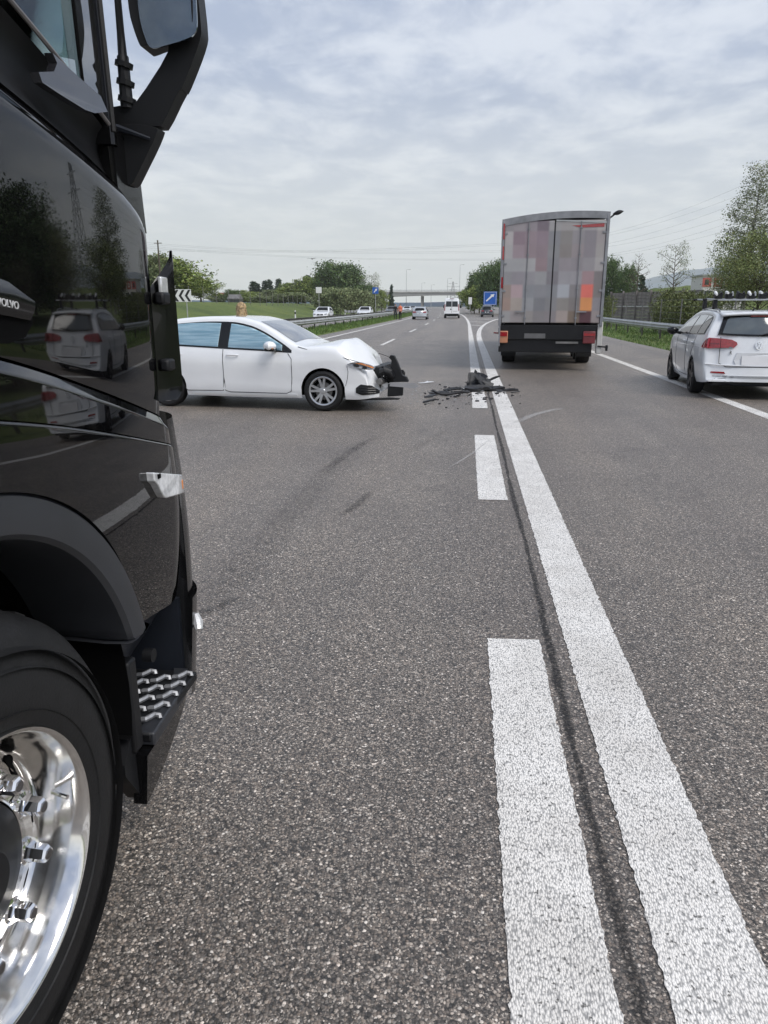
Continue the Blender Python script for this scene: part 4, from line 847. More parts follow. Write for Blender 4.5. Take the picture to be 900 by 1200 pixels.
# ---------------------------------------------------------------- the damaged white hatchback across the lane
def hatchback():
    rz = R(-7); hx, hy = math.cos(rz), math.sin(rz); r = empty('damaged_hatchback', (-2.18 - .80 * math.sin(rz), 11.55 + .80 * math.cos(rz), 0), rz)
    tag(r, 'white hatchback with crushed front and blue side airbags standing across the lane', 'car')
    c = Car(top=[(.86, .30), (.845, .52), (.80, .63), (.74, .70), (.60, .79), (.3, .90), (-.05, .965), (-.33, 1.005), (-.48, 1.06), (-.80, 1.225), (-1.15, 1.365), (-1.5, 1.425), (-1.9, 1.434), (-2.5, 1.405), (-2.95, 1.33), (-3.20, 1.20), (-3.38, 1.0), (-3.43, .85), (-3.46, .6), (-3.47, .45)],
        bottom=[(.86, .23), (.5, .19), (0, .20), (-1, .19), (-2.6, .20), (-3.2, .26), (-3.47, .40)],
        wz=[(.15, .82), (.24, .868), (.32, .886), (.40, .880), (.52, .889), (.66, .895), (.74, .898), (.84, .885), (.92, .862), (1.0, .835), (1.1, .785), (1.2, .735), (1.3, .682), (1.40, .625), (1.5, .56)],
        plan=[(.86, .80), (.80, .87), (.65, .945), (.4, .985), (0, 1), (-1, .995), (-2, 1), (-2.7, .985), (-3.1, .93), (-3.35, .86), (-3.47, .78)],
        wheels=[(0, .315), (-2.67, .315)], arch=.355, bulge=.14, fil=.09)
    def deform(x, y, z):
        # the bonnet is folded up in the middle and the nose pushed in
        if x > -.30 and z > .62:
            t = max(0, min((x + .30) / .54, (.80 - x) / .56)); w = 1 - .5 * (abs(y) / .9) ** 2.5
            k = ss(.66, .90, z); z += (.175 * t * w + .030 * (abs(((x * 2.2 + y * 1.4) % 1) - .5) - .25) * t) * k
            x -= .05 * ss(.4, .86, x)
        if x > .5 and y > -.15: x -= (x - .5) * .55 * ss(-.15, .4, y)
        return (x, y, z)
    c.shell(deform).build('body', M_WHITE, r, smooth=42)
    liners(c, r, .35)
    MB().box((-1.3, 0, .30), (4.0, 1.3, .16)).build('underbody', M_DARK, r)
    for sg in (-1, 1):
        s = c.side(sg)
        lo = interp([(-.50, .905), (-.9, .925), (-1.5, .948), (-2.4, .985), (-3.05, 1.03)], False)
        hi = interp([(-.50, .915), (-.60, .985), (-.78, 1.085), (-1.0, 1.195), (-1.25, 1.285), (-1.55, 1.335), (-2.0, 1.350), (-2.5, 1.325), (-2.85, 1.24), (-3.05, 1.08)])
        MB().patch(lin(-3.05, -.50, 46), lambda x: lo(x) - .014, lambda x: hi(x) + .014, 8, s, .004, .02).build('window_surround', M_BLACKTRIM, r)
        def pane(x0, x1, nm, lean0, lean1):
            # the blue curtain airbag hangs right behind the pane
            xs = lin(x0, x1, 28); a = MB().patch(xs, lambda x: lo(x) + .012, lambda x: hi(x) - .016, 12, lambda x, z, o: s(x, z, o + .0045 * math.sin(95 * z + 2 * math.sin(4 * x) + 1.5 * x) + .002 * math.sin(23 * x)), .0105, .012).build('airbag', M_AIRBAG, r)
            MB().patch(xs, lambda x: lo(x) + .010, lambda x: hi(x) - .014, 8, s, .018, .004).build('window', M_CLEAR, r)
        pane(-1.56, -.66, 'front', 0, 0); pane(-2.62, -1.74, 'rear', 0, 0)
        MB().patch(lin(-2.98, -2.68, 6), lambda x: lo(x) + .012, lambda x: hi(x) - .016, 5, s, .012, .01).build('quarter_window', M_GLASSDARK, r)
        lineseam(c, r, [(-.56, .88), (-.50, .80), (-.50, .50), (-.52, .30), (-.60, .265), (-1.55, .265), (-1.63, .285), (-1.65, .5), (-1.65, .93)], sg)
        lineseam(c, r, [(-1.65, .5), (-1.67, .285), (-2.3, .275), (-2.42, .42), (-2.50, .62), (-2.62, .72), (-2.64, .96)], sg)
        lineseam(c, r, [(-.40, .985), (-.2, .93), (.2, .865), (.55, .775), (.68, .735)], sg, 'bonnet_gap', .005)
        for x in (-1.48, -2.46):
            MB().tube([s(x - .10, .845, .012), s(x - .06, .85, .035), s(x + .06, .85, .035), s(x + .10, .845, .012)], [.010, .013, .013, .010], 8).build('door_handle', M_WHITE, r)
        MB().patch(lin(-2.2, -.42, 20), lambda x: .215, lambda x: .255, 2, s, .010, .02).build('sill', M_WHITE, r)
        # lower door crease: a shallow hollow that catches the road
        # mirror
        mm = MB().grid(9, 13, lambda u, v: (-.80 + .11 * math.sin(PI * u) * math.cos(2*PI*v) + .03 * (u - .5), sg * (.90 + .22 * u), .995 + .078 * math.sin(PI * max(.06, min(.94, u))) ** .5 * math.sin(2*PI*v))); mi = mm.build('door_mirror', M_WHITE, r, smooth=60)
        MB().tube([(-.76, sg * .84, .915), (-.78, sg * .93, .935)], [.03, .022], 8).build('stalk', M_BLACKTRIM, mi); MB().box((-.79, sg * 1.0, .945), (.15, .17, .05)).build('lower_cover', M_BLACKTRIM, mi, bevel=.015); MB().box((-.725, sg * 1.06, .965), (.012, .09, .014)).build('indicator', M_AMBER, mi)
        wheel(r, 0, sg * .79, .315, .205, .215, 'double', sg, M_SILVER, steer=R(3)); wheel(r, -2.67, sg * .79, .315, .205, .215, 'double', sg, M_SILVER)
    # windscreen and rear screen
    cr = c.crown(); MB().grid(14, 13, lambda u, v: cr(-.50 - .62 * u, (v * 2 - 1) * (.66 - .12 * u), .006)).build('windscreen', M_WSGLASS, r, smooth=60)
    MB().grid(8, 9, lambda u, v: cr(-2.98 - .26 * u, (v * 2 - 1) * .50, .010)).build('rear_window', M_GLASSDARK, r, smooth=60)
    # near-side headlamp with its amber edge
    s = c.side(-1); fr = lambda x, z, o: (x - .02, -(c.y(x, z) + o), z)
    hl = MB().poly([(.40, .735), (.50, .770), (.62, .765), (.74, .728), (.815, .690), (.80, .655), (.70, .648), (.55, .685)], s, .026, .06, .05).build('headlamp', M_LENS, r)
    MB().poly([(.53, .752), (.63, .752), (.72, .722), (.80, .690), (.79, .672), (.72, .704), (.62, .735)], s, .031, .012, .05).build('daytime_light', M_AMBER, hl)
    MB().poly([(.50, .735), (.56, .738), (.60, .715), (.57, .70), (.52, .708)], s, .030, .01, .05).build('projector', M_GLASSDARK, hl); MB().poly([(.64, .705), (.69, .70), (.71, .68), (.68, .67), (.64, .68)], s, .030, .01, .05).build('projector', M_GLASSDARK, hl)
    # bumper side with its black intake
    nlo = interp([(.53, .30), (.62, .262), (.86, .285)], False); nhi = interp([(.53, .375), (.60, .43), (.76, .405), (.86, .33)], False)
    nb = MB().patch(lin(.53, .86, 14), nlo, nhi, 7, s, .012, .05).build('side_intake', M_MATTE, r)
    for z in (.30, .335, .37): MB().tube([s(.58, z, .012), s(.66, z, .013), s(.74, z, .013), s(.82, z, .012)], .006, 5).build('louvre', M_BLACKTRIM, nb)
    lineseam(c, r, [(.395, .70), (.41, .62), (.40, .52), (.365, .40)], -1, 'bumper_gap', .004)
    # what is left of the nose: crash beam, radiator carrier, torn duct, hanging panel and number plate
    MB().box((.74, .12, .50), (.16, 1.15, .34)).build('radiator', M_MATTE, r, bevel=.02)
    MB().tube([(.84, -.66, .46), (.93, -.2, .44), (.90, .3, .47), (.7, .62, .5)], .05, 8).build('crash_beam', M_GALVOLD, r)
    m = MB(); m.poly([(.93, .42), (1.30, .43), (1.27, .50), (1.20, .54), (1.13, .72), (1.075, .83), (1.02, .84), (.995, .80), (1.035, .76), (1.03, .66), (1.00, .64), (1.0, .60), (1.06, .56), (.95, .50)], lambda u, v, o: (u - .02, -.50 + .12 * (u - 1) + o * 2.2, v + .02), .02, .04); m.build('torn_duct', M_MATTE, r, smooth=0, bevel=.008)
    MB().tube([(.86, -.55, .60), (.93, -.58, .63), (.99, -.57, .60), (1.02, -.55, .53), (1.00, -.52, .47)], [.06, .075, .07, .06, .045], 10).build('air_hose', M_MATTE, r)
    MB().tube([(.90, -.62, .52), (.97, -.62, .50), (.99, -.60, .44)], .018, 6).tube([(.88, -.6, .68), (1.0, -.5, .56), (1.16, -.48, .50)], .012, 6).build('cable', M_DARK, r)
    MB().poly([(.86, .40), (.99, .46), (1.02, .44), (.98, .37), (.90, .35)], lambda u, v, o: (u, -.60 + o + .1 * u, v), 0, .015).build('broken_bracket', M_WHITE, r, smooth=0)
    MB().poly([(.96, .22), (1.20, .24), (1.21, .41), (.97, .42)], lambda u, v, o: (u, -.55 + o + .10 * (u - .9), v), .01, .05).build('lower_grille', M_MATTE, r, smooth=0, bevel=.01)
    np_ = MB().poly([(1.0, .385), (1.40, .36), (1.46, .395), (1.40, .44), (1.0, .445)], lambda u, v, o: (u, -.60 + o + .08 * (u - .9), v), .012, .006).build('number_plate', M_PLATE2, r, smooth=0)
    MB().poly([(.55, .21), (.80, .205), (.99, .215), (1.18, .205), (1.15, .185), (.6, .175)], lambda u, v, o: (u, -.72 + o + .25 * (u - .55), v), .01, .08).build('splitter', M_MATTE, r, smooth=0, bevel=.006)
    for i in range(5): MB().box((.90 + .05 * i, -.45 + .1 * i, .55 + .03 * (i % 2)), (.04, .05, .16), rot=Matrix.Rotation(.3 * i, 3, 'X')).build('broken_clip', M_MATTE, r)
    return r
M_WSGLASS = mat('sky_lit_windscreen', (.10, .11, .12), .08, spec=1, coat=1, vary=.1)
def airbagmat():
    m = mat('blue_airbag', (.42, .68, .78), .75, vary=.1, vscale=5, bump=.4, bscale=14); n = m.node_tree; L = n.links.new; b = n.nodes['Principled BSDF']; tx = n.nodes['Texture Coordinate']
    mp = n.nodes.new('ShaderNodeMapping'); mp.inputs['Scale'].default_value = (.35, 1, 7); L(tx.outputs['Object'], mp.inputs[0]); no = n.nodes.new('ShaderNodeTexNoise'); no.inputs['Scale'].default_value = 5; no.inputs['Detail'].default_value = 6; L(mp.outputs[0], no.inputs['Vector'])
    r = n.nodes.new('ShaderNodeValToRGB'); e = r.color_ramp.elements; e[0].position = .36; e[0].color = (.44, .65, .73, 1); e[1].position = .62; e[1].color = (.82, .93, .96, 1); L(no.outputs['Fac'], r.inputs[0]); L(r.outputs[0], b.inputs['Base Color']); return m  # pale bands: light on the folds painted into the airbag colour
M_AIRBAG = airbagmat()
M_PLATE2 = mat('grey_number_plate', (.30, .30, .31), .6, vary=.08)
M_CLEAR = glass('clear_side_glass', (.88, .95, .97), .03)
hatchback()

# ---------------------------------------------------------------- the estate car on the hard shoulder
def emblem(parent, mp, cy, cz, rad, m):
    """a ring with the V over W strokes"""
    g = MB(); n = 40
    for i in range(n):
        a = 2*PI*i/n
        for rr, o in ((rad, .004), (rad * .86, .004), (rad * .86, .012), (rad, .012)): g.v.append(tuple(map(float, mp(cy + rr * math.cos(a), cz + rr * math.sin(a), o))))
    for i in range(n):
        for j in range(4): g.f.append((4*i + j, 4*i + (j+1) % 4, 4*((i+1) % n) + (j+1) % 4, 4*((i+1) % n) + j))
    def st(p, q, t=.10):
        d = Vector((q[0]-p[0], q[1]-p[1])).normalized(); nx, ny = -d.y * t, d.x * t; P = [(p[0]+nx, p[1]+ny), (q[0]+nx, q[1]+ny), (q[0]-nx, q[1]-ny), (p[0]-nx, p[1]-ny)]
        g.poly([(cy + u * rad, cz + v * rad) for u, v in P], mp, .011, .007)
    for sg in (-1, 1):
        st((sg * .36, .80), (sg * .02, .10)); st((sg * .80, .42), (sg * .40, -.74)); st((sg * .40, -.74), (sg * .02, -.02))
    return g.build('emblem', m, parent, smooth=0)
def estate():
    a = R(6.2); rz = PI / 2 - a; f = Vector((math.sin(a), math.cos(a), 0)); lf = Vector((-math.cos(a), math.sin(a), 0)); o = Vector((4.36, 14.85, 0)) - lf * .80
    r = empty('estate_car', o, rz); tag(r, 'white estate car with roof rack parked on the right hard shoulder', 'car')
    c = Car(top=[(3.50, .35), (3.49, .55), (3.44, .68), (3.2, .80), (2.6, .93), (2.3, 1.0), (2.1, 1.07), (1.7, 1.27), (1.4, 1.39), (1.1, 1.445), (.5, 1.475), (-.1, 1.465), (-.55, 1.435), (-.72, 1.405), (-.80, 1.36), (-.86, 1.26), (-.925, 1.12), (-.97, 1.02), (-.995, .95), (-1.012, .82), (-1.03, .70), (-1.065, .62), (-1.080, .52), (-1.086, .42), (-1.09, .34)],
        bottom=[(3.5, .24), (3, .2), (1.3, .21), (0, .22), (-.5, .25), (-.9, .28), (-1.09, .31)],
        wz=[(.15, .80), (.24, .84), (.38, .885), (.58, .898), (.70, .902), (.84, .89), (.93, .868), (1.0, .845), (1.1, .80), (1.2, .752), (1.3, .705), (1.40, .655), (1.5, .60)],
        plan=[(3.5, .72), (3.4, .84), (3.1, .94), (2.6, .995), (1.2, 1.0), (0, 1.0), (-.6, .985), (-.9, .955), (-1.02, .925), (-1.09, .89)],
        wheels=[(0, .318), (2.635, .318)], arch=.355, bulge=.11, fil=.085, mid=1.2)
    c.shell().build('body', M_WHITE2, r, smooth=40); liners(c, r, .35); MB().box((1.2, 0, .32), (4.0, 1.3, .18)).build('underbody', M_DARK, r)
    for sg in (1, -1):
        s = c.side(sg)
        lo = interp([(1.95, .945), (1.2, .965), (.2, .985), (-.62, 1.01)], False)
        hi = interp([(1.95, .955), (1.75, 1.08), (1.45, 1.22), (1.15, 1.315), (.8, 1.365), (.3, 1.385), (-.2, 1.372), (-.48, 1.315), (-.62, 1.13)])
        MB().patch(lin(-.62, 1.95, 44), lambda x: lo(x) - .012, lambda x: hi(x) + .012, 8, s, .004, .02).build('window_surround', M_BLACKTRIM, r)
        for x0, x1 in ((.80, 1.80), (-.02, .72), (-.56, -.07)):
            MB().patch(lin(x0, x1, 20), lambda x: lo(x) + .010, lambda x: hi(x) - .012, 7, s, .011, .012).build('window', M_GLASSSIDE, r)
        lineseam(c, r, [(.76, .96), (.76, .5), (.74, .28), (1.65, .27), (1.86, .34), (1.90, .6), (1.92, .93)], sg); lineseam(c, r, [(.74, .28), (.42, .30), (.36, .50), (.12, .72), (-.02, .80), (-.04, .97)], sg)
        for x in (.90, .10): MB().tube([s(x - .10, .835, .012), s(x - .06, .84, .036), s(x + .06, .84, .036), s(x + .10, .835, .012)], [.010, .014, .014, .010], 8).build('door_handle', M_WHITE2, r)
        MB().patch(lin(.40, 2.24, 20), lambda x: .20, lambda x: .27, 2, s, .014, .03).build('sill', M_WHITE2, r)
        lineseam(c, r, [(2.2, .755), (1.2, .775), (.2, .79), (-.6, .80)], sg, 'crease', .0045, .002, M_WHITE2)
        mi = MB().grid(9, 13, lambda u, v: (1.66 + .10 * math.sin(PI * u) * math.cos(2*PI*v), sg * (.93 + .22 * u), 1.0 + .085 * math.sin(PI * max(.06, min(.94, u))) ** .5 * math.sin(2*PI*v))).build('door_mirror', M_BLACKTRIM, r, smooth=60)
        MB().tube([(1.66, sg * .87, .95), (1.66, sg * .97, .97)], .03, 8).build('stalk', M_BLACKTRIM, mi)
        MB().tube([(1.15, sg * .60, 1.435), (1.0, sg * .60, 1.475), (.2, sg * .60, 1.50), (-.35, sg * .59, 1.475), (-.50, sg * .585, 1.43)], .014, 6).build('roof_rail', M_SILVER, r)
        wheel(r, 0, sg * .785, .318, .225, .235, 'single', sg, M_DARKALLOY); wheel(r, 2.635, sg * .785, .318, .225, .235, 'single', sg, M_DARKALLOY)
    b = c.back()
    # rear window with its black surround, wiper and spoiler
    lo = lambda y: 1.005 + .02 * (abs(y) / .6) ** 2; hw = .60
    MB().patch(lin(-.665, .665, 28), lambda y: .985 + .02 * (abs(y) / .6) ** 2, lambda y: 1.372 - .02 * (y / .6) ** 2 - max(0, abs(y) - .565) * 3.55, 8, b, .006, .015).build('rear_window_surround', M_BLACKTRIM, r)
    MB().patch(lin(-.60, .60, 28), lambda y: 1.015 + .02 * (abs(y) / .6) ** 2, lambda y: 1.345 - .02 * (y / .6) ** 2 - max(0, abs(y) - .50) * 3.2, 8, b, .012, .01).build('rear_window', M_GLASSGOLF, r)
    sp = MB().grid(15, 5, lambda u, v: ((-.60 - .24 * v) + .03 * (2*u - 1)**2, (2*u - 1) * (.63 - .02 * v), 1.452 - .035 * v - .03 * (2*u-1)**2 + .012 * math.sin(PI * v))).build('roof_spoiler', M_WHITE2, r); 
    so_ = sp.modifiers.new('thick', 'SOLIDIFY'); so_.thickness = .03
    MB().tube([b(0, 1.0, .03), b(-.1, 1.03, .035), b(-.36, 1.06, .03)], .010, 6).build('rear_wiper', M_MATTE, r); MB().box(b(0, 1.365, .03), (.03, .30, .022)).build('brake_light', M_REDDK, r)
    s2 = c.side
    # tail lamps: outer half on the wing, inner half on the hatch
    for sg in (1, -1):
        tl = MB().poly([(sg * .62, .80), (sg * .62, .945), (sg * .80, .955), (sg * .835, .93), (sg * .865, .85), (sg * .875, .80), (sg * .80, .79)], lambda y, z, o: (b(y, z, 0)[0] - o + .03 * max(0, (abs(y) - .70) / .17) ** 2, y, z), .030, .06).build('tail_lamp', M_RED, r)
        MB().poly([(sg * .63, .865), (sg * .84, .865), (sg * .845, .855), (sg * .63, .855)], lambda y, z, o: (b(y, z, 0)[0] - o + .03 * max(0, (abs(y) - .70) / .17) ** 2, y, z), .036, .012).build('lamp_bar', M_REDDK, tl)
        MB().poly([(-1.0, .80), (-.97, .95), (-.89, .935), (-.80, .86), (-.74, .805), (-.80, .79)], s2(sg), .012, .03, .05).build('tail_lamp', M_RED, r)
        MB().poly([(sg * .61, .80), (sg * .61, .945), (sg * .44, .925), (sg * .36, .885), (sg * .345, .845), (sg * .40, .80)], b, .014, .03).build('hatch_lamp', M_RED, r)
        MB().poly([(sg * .84, .792), (sg * .845, .806), (sg * .42, .812), (sg * .42, .798)], lambda y, z, o: (b(y, z, 0)[0] - o + .05 * max(0, (abs(y) - .70) / .17) ** 2, y, z), .020, .02).build('lamp_strip', M_LENS, r)
        MB().poly([(sg * .50, .445), (sg * .74, .455), (sg * .73, .48), (sg * .52, .478)], b, .014, .03).build('reflector', M_RED, r)
        MB().tube([(-.95, sg * .40, .29), (-1.11, sg * .40, .29)], .035, 12, caps=False).tube([(-.95, sg * .50, .29), (-1.11, sg * .50, .29)], .035, 12, caps=False).build('exhaust_pipe', M_CHROME2, r)
    for pts in ([(.615, .97), (.615, .62), (.50, .565), (-.50, .565), (-.615, .62), (-.615, .97)],):
        f = []
        for p, q in zip(pts[:-1], pts[1:]): n = max(1, int(math.dist(p, q) / .06)); f += [(p[0]+(q[0]-p[0])*t/n, p[1]+(q[1]-p[1])*t/n) for t in range(n)]
        f.append(pts[-1]); MB().tube([b(y, z, .001) for y, z in f], .006, 5).build('hatch_gap', M_SEAM, r)
    MB().poly([(-.26, .60), (.26, .60), (.26, .715), (-.26, .715)], b, .016, .02).build('number_plate', M_PLATE, r, smooth=0)
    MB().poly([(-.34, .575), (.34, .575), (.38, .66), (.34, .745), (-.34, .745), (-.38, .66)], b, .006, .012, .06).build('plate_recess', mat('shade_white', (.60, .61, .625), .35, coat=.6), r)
    MB().poly([(-.70, .24), (.70, .24), (.66, .365), (.40, .385), (-.40, .385), (-.66, .365)], lambda y, z, o: (-1.09 + .11 * (y / .79) ** 2 - o, y, z), .016, .10, .08).build('diffuser', M_MATTE, r)
    MB().poly([(-.72, .402), (.72, .402), (.70, .414), (-.70, .414)], b, .012, .03, .1).build('bumper_trim', M_CHROME2, r)
    f = lin(-.84, .84, 30); MB().tube([b(y, .585 + .02 * (abs(y) / .8) ** 3, .004) for y in f], .012, 6).build('bumper_edge', M_WHITE2, r)
    emblem(r, b, 0, .845, .062, M_CHROME2)
    text_mesh('hatch_badge', 'R', .06, M_DARKALLOY, r, Matrix.Translation(b(.44, .745, .012)) @ Matrix.Rotation(-PI/2, 4, 'Z') @ Matrix.Rotation(PI/2, 4, 'X'), .004)
    # crossbars with ski clamps
    for k, x in enumerate((.95, -.02)):
        bar = MB().box((x, 0, 1.655), (.075, 1.50, .03)).build('crossbar', M_SILVER, r, bevel=.01)
        for sg in (1, -1):
            MB().box((x, sg * .60, 1.565), (.12, .08, .17), taper=.8).build('rack_foot', M_MATTE, bar, bevel=.012)
            MB().tube([(x, sg * .75, 1.655), (x, sg * .82, 1.652)], .018, 8).build('end_cap', M_MATTE, bar)
    for i in range(7):
        y = -.58 + i * .19; q = MB().box((-.02 + .02 * (i % 2), y, 1.715), (.22, .13, .10)).build('clamp', M_MATTE, r, bevel=.018)
        MB().tube([(-.15, y + .05, 1.735 + .015 * (i % 3)), (-.05, y + .06, 1.775), (.05, y + .03, 1.755)], [.020, .030, .020], 8).build('strap', M_SIGNW if i % 3 != 1 else M_MATTE, q)
        MB().tube([(-.12, y - .045, 1.72), (-.14, y - .03, 1.765), (-.02, y - .05, 1.78)], .016, 6).build('buckle', M_SILVER if i % 2 else M_MATTE, q)
    MB().tube([(-.30, 0, 1.455), (-.36, 0, 1.50)], [.02, .012], 6).build('roof_antenna', M_MATTE, r)
    done = set()     # the belt line and lamps sit high on this car
    def lift(o):
        if o.type == 'MESH' and o.data.name not in done and o.name.split('.')[0] not in ('wheel_liner', 'underbody'):
            done.add(o.data.name)
            for v in o.data.vertices: z = v.co.z; v.co.z = z + .10 * ss(.60, .86, z) - .045 * ss(1.08, 1.42, z)
        for ch in o.children:
            if not ch.name.startswith('wheel'): lift(ch)
    lift(r)
    return r
M_GLASSSIDE = mat('side_glass', (.030, .035, .038), .04, spec=.9, coat=1, vary=.3, vscale=2)
estate()

# ---------------------------------------------------------------- cars further off
def far_car(name, kind, loc, rz, paint, label, group):
    r = empty(name, loc, rz); tag(r, label, 'van' if kind == 'van' else 'car', group)
    if kind == 'van':
        c = Car(top=[(3.0, .4), (2.98, .9), (2.7, 1.15), (2.1, 1.45), (1.6, 2.2), (1.3, 2.42), (.5, 2.5), (-2.5, 2.5), (-2.68, 2.42), (-2.74, 2.2), (-2.80, 1.4), (-2.82, .55)], bottom=[(3, .3), (-2.82, .38)], wz=[(.2, .96), (.6, 1.02), (1.2, 1.01), (1.6, .97), (2.2, .90), (2.5, .86)], plan=[(3, .8), (2.6, .95), (2, 1), (-2.6, 1), (-2.82, .97)], wheels=[(2.0, .34), (-1.6, .34)], arch=.39, bulge=.05, fil=.12, mid=0); rad = .34; hw = .90
    else:
        est = kind == 'suv'; h = 1.62 if est else 1.46
        c = Car(top=[(2.2, .4), (2.18, .6), (2.1, .72), (1.6, .88), (1.0, .98), (.75, 1.05), (.2, h * .92), (-.2, h), (-.9, h), (-1.5, h * .965), (-1.85, h * .83), (-2.05, 1.0), (-2.12, .85), (-2.15, .6), (-2.16, .4)], bottom=[(2.2, .25), (1, .21), (-1.4, .22), (-2.16, .34)], wz=[(.15, .80), (.3, .88), (.6, .905), (.85, .89), (1.0, .85), (1.2, .76), (h - .06, .65), (h + .05, .6)], plan=[(2.2, .74), (2.05, .88), (1.7, .97), (1, 1), (-1.2, 1), (-1.8, .95), (-2.16, .86)], wheels=[(1.36, .32), (-1.28, .32)], arch=.36, bulge=.14, fil=.09, mid=0); rad = .32; hw = .79
    c.shell().build('body', paint, r, smooth=40); MB().box((0, 0, .34), (4.0, 1.2, .2)).build('underbody', M_DARK, r); b = c.back(); fr = c.back(True); liners(c, r, .35)
    for w, z in c.wheels:
        for sg in (1, -1): wheel(r, w, sg * hw, rad, .21, .21, 'single', sg, M_SILVER)
    if kind == 'van':
        for sg in (1, -1):
            MB().poly([(sg * .04, 1.45), (sg * .78, 1.45), (sg * .74, 2.12), (sg * .04, 2.12)], b, .012, .02).build('rear_window', M_GLASSDARK, r); MB().poly([(sg * .86, .95), (sg * .97, .95), (sg * .92, 1.75), (sg * .83, 1.75)], b, .02, .05).build('tail_lamp', M_RED, r)
            MB().poly([(-.0, 1.25), (1.5, 1.25), (1.2, 1.85), (.55, 2.05), (-.0, 2.05)], c.side(sg), .012, .02).build('window', M_GLASSDARK, r)
            MB().box((1.45, sg * 1.12, 1.45), (.18, .22, .36)).build('door_mirror', M_MATTE, r, bevel=.04)
        MB().tube([b(0, .65, .008), b(0, 1.4, .008), b(0, 2.3, .008)], .012, 5).build('door_gap', M_SEAM, r); MB().poly([(-.95, .38), (.95, .38), (.95, .58), (-.95, .58)], b, .05, .1).build('bumper', M_MATTE, r, bevel=.02); MB().poly([(-.70, .82), (-.2, .82), (-.2, .93), (-.70, .93)], b, .014, .02).build('number_plate', M_PLATE, r); MB().poly([(.06, 1.05), (.20, 1.05), (.20, 1.2), (.06, 1.2)], b, .014, .02).build('door_handle', M_MATTE, r); MB().box((-2.72, 0, 2.45), (.06, .5, .05)).build('brake_light', M_REDDK, r)
    else:
        cr = c.crown(); h = 1.62 if kind == 'suv' else 1.46
        MB().grid(17, 17, lambda u, v: cr(.72 - .62 * u, (2*v - 1) * (.66 - .13 * u), .03)).build('windscreen', M_FARGLASS, r)
        MB().patch(lin(-.58, .58, 12), lambda y: 1.03, lambda y: h * .90 - max(0, abs(y) - .46) * 2.0, 5, b, .012, .015).build('rear_window', M_FARGLASS, r)
        for sg in (1, -1):
            hi = interp([(.7, 1.0), (.2, h * .88), (-.2, h * .93), (-1.0, h * .93), (-1.6, 1.05)]); MB().patch(lin(-1.6, .7, 24), lambda x: .955, lambda x: max(.96, hi(x)), 5, c.side(sg), .008, .015).build('window', M_FARGLASS, r)
            MB().poly([(sg * .42, .80), (sg * .80, .78), (sg * .80, .92), (sg * .42, .93)], b, .016, .04).build('tail_lamp', M_RED, r)
            MB().poly([(sg * .50, .62), (sg * .80, .65), (sg * .78, .74), (sg * .50, .70)], fr, .016, .06).build('headlamp', M_LENS, r); MB().box((.55, sg * 1.0, 1.0), (.12, .2, .14)).build('door_mirror', paint, r, bevel=.03)
        for sg in (1, -1): MB().poly([(sg * .03, .54), (sg * .36, .54), (sg * .33, .68), (sg * .03, .68)], fr, .014, .04).build('grille', M_MATTE, r)
        MB().poly([(-.7, .27), (.7, .27), (.65, .40), (-.65, .40)], fr, .016, .06).build('lower_intake', M_MATTE, r); MB().poly([(-.26, .62), (.26, .62), (.26, .73), (-.26, .73)], b, .012, .02).build('number_plate', M_PLATE, r); MB().poly([(-.26, .42), (.26, .42), (.26, .52), (-.26, .52)], fr, .03, .02).build('number_plate', M_PLATE, r); MB().poly([(-.75, .30), (.75, .30), (.75, .44), (-.75, .44)], b, .014, .05).build('bumper', M_MATTE, r)
        if kind == 'suv':
            for sg in (1, -1): MB().tube([(.1, sg * .58, h + .0), (-.4, sg * .58, h + .05), (-1.2, sg * .56, h + .02)], .02, 5).build('roof_rail', M_SILVER, r)
    return r
GF = 'traffic ahead'
far_car('white_van', 'van', (-1.62 + off_main(100), 103, 0), PI / 2, M_WHITE, 'white delivery van driving ahead towards the overpass', GF)
far_car('silver_car', 'car', (-5.3 + off_main(93), 92.5, 0), PI / 2, M_SILVERPAINT, 'silver car stopped beside the two standing people', GF)
far_car('grey_car', 'suv', (3.05, 114, 0), PI / 2 - R(4), M_DARKPAINT, 'dark grey car under the blue exit sign, left of the lorry', GF)
P = sight(379, 366, Y=87); far_car('oncoming_car', 'car', (P[0], 87, 0), -PI / 2, M_WHITE2, 'nearer white car oncoming beyond the median guardrail', 'oncoming cars')
P = sight(428, 366, Y=101); far_car('oncoming_car', 'car', (P[0], 101, 0), -PI / 2, M_WHITE2, 'farther white car oncoming beyond the median guardrail', 'oncoming cars')
for px, D, p, lab in ((459, 135, M_DARKPAINT, 'dark oncoming car just left of the two standing people'), (477, 165, M_WHITE2, 'pale oncoming car seen between the people and the silver car'), (484, 230, M_SILVERPAINT, 'tiny silver oncoming car near the overpass')):
    P = sight(px, 360, Y=D); far_car('oncoming_car', 'car', (P[0], D, 0), -PI / 2, p, lab, 'oncoming cars')

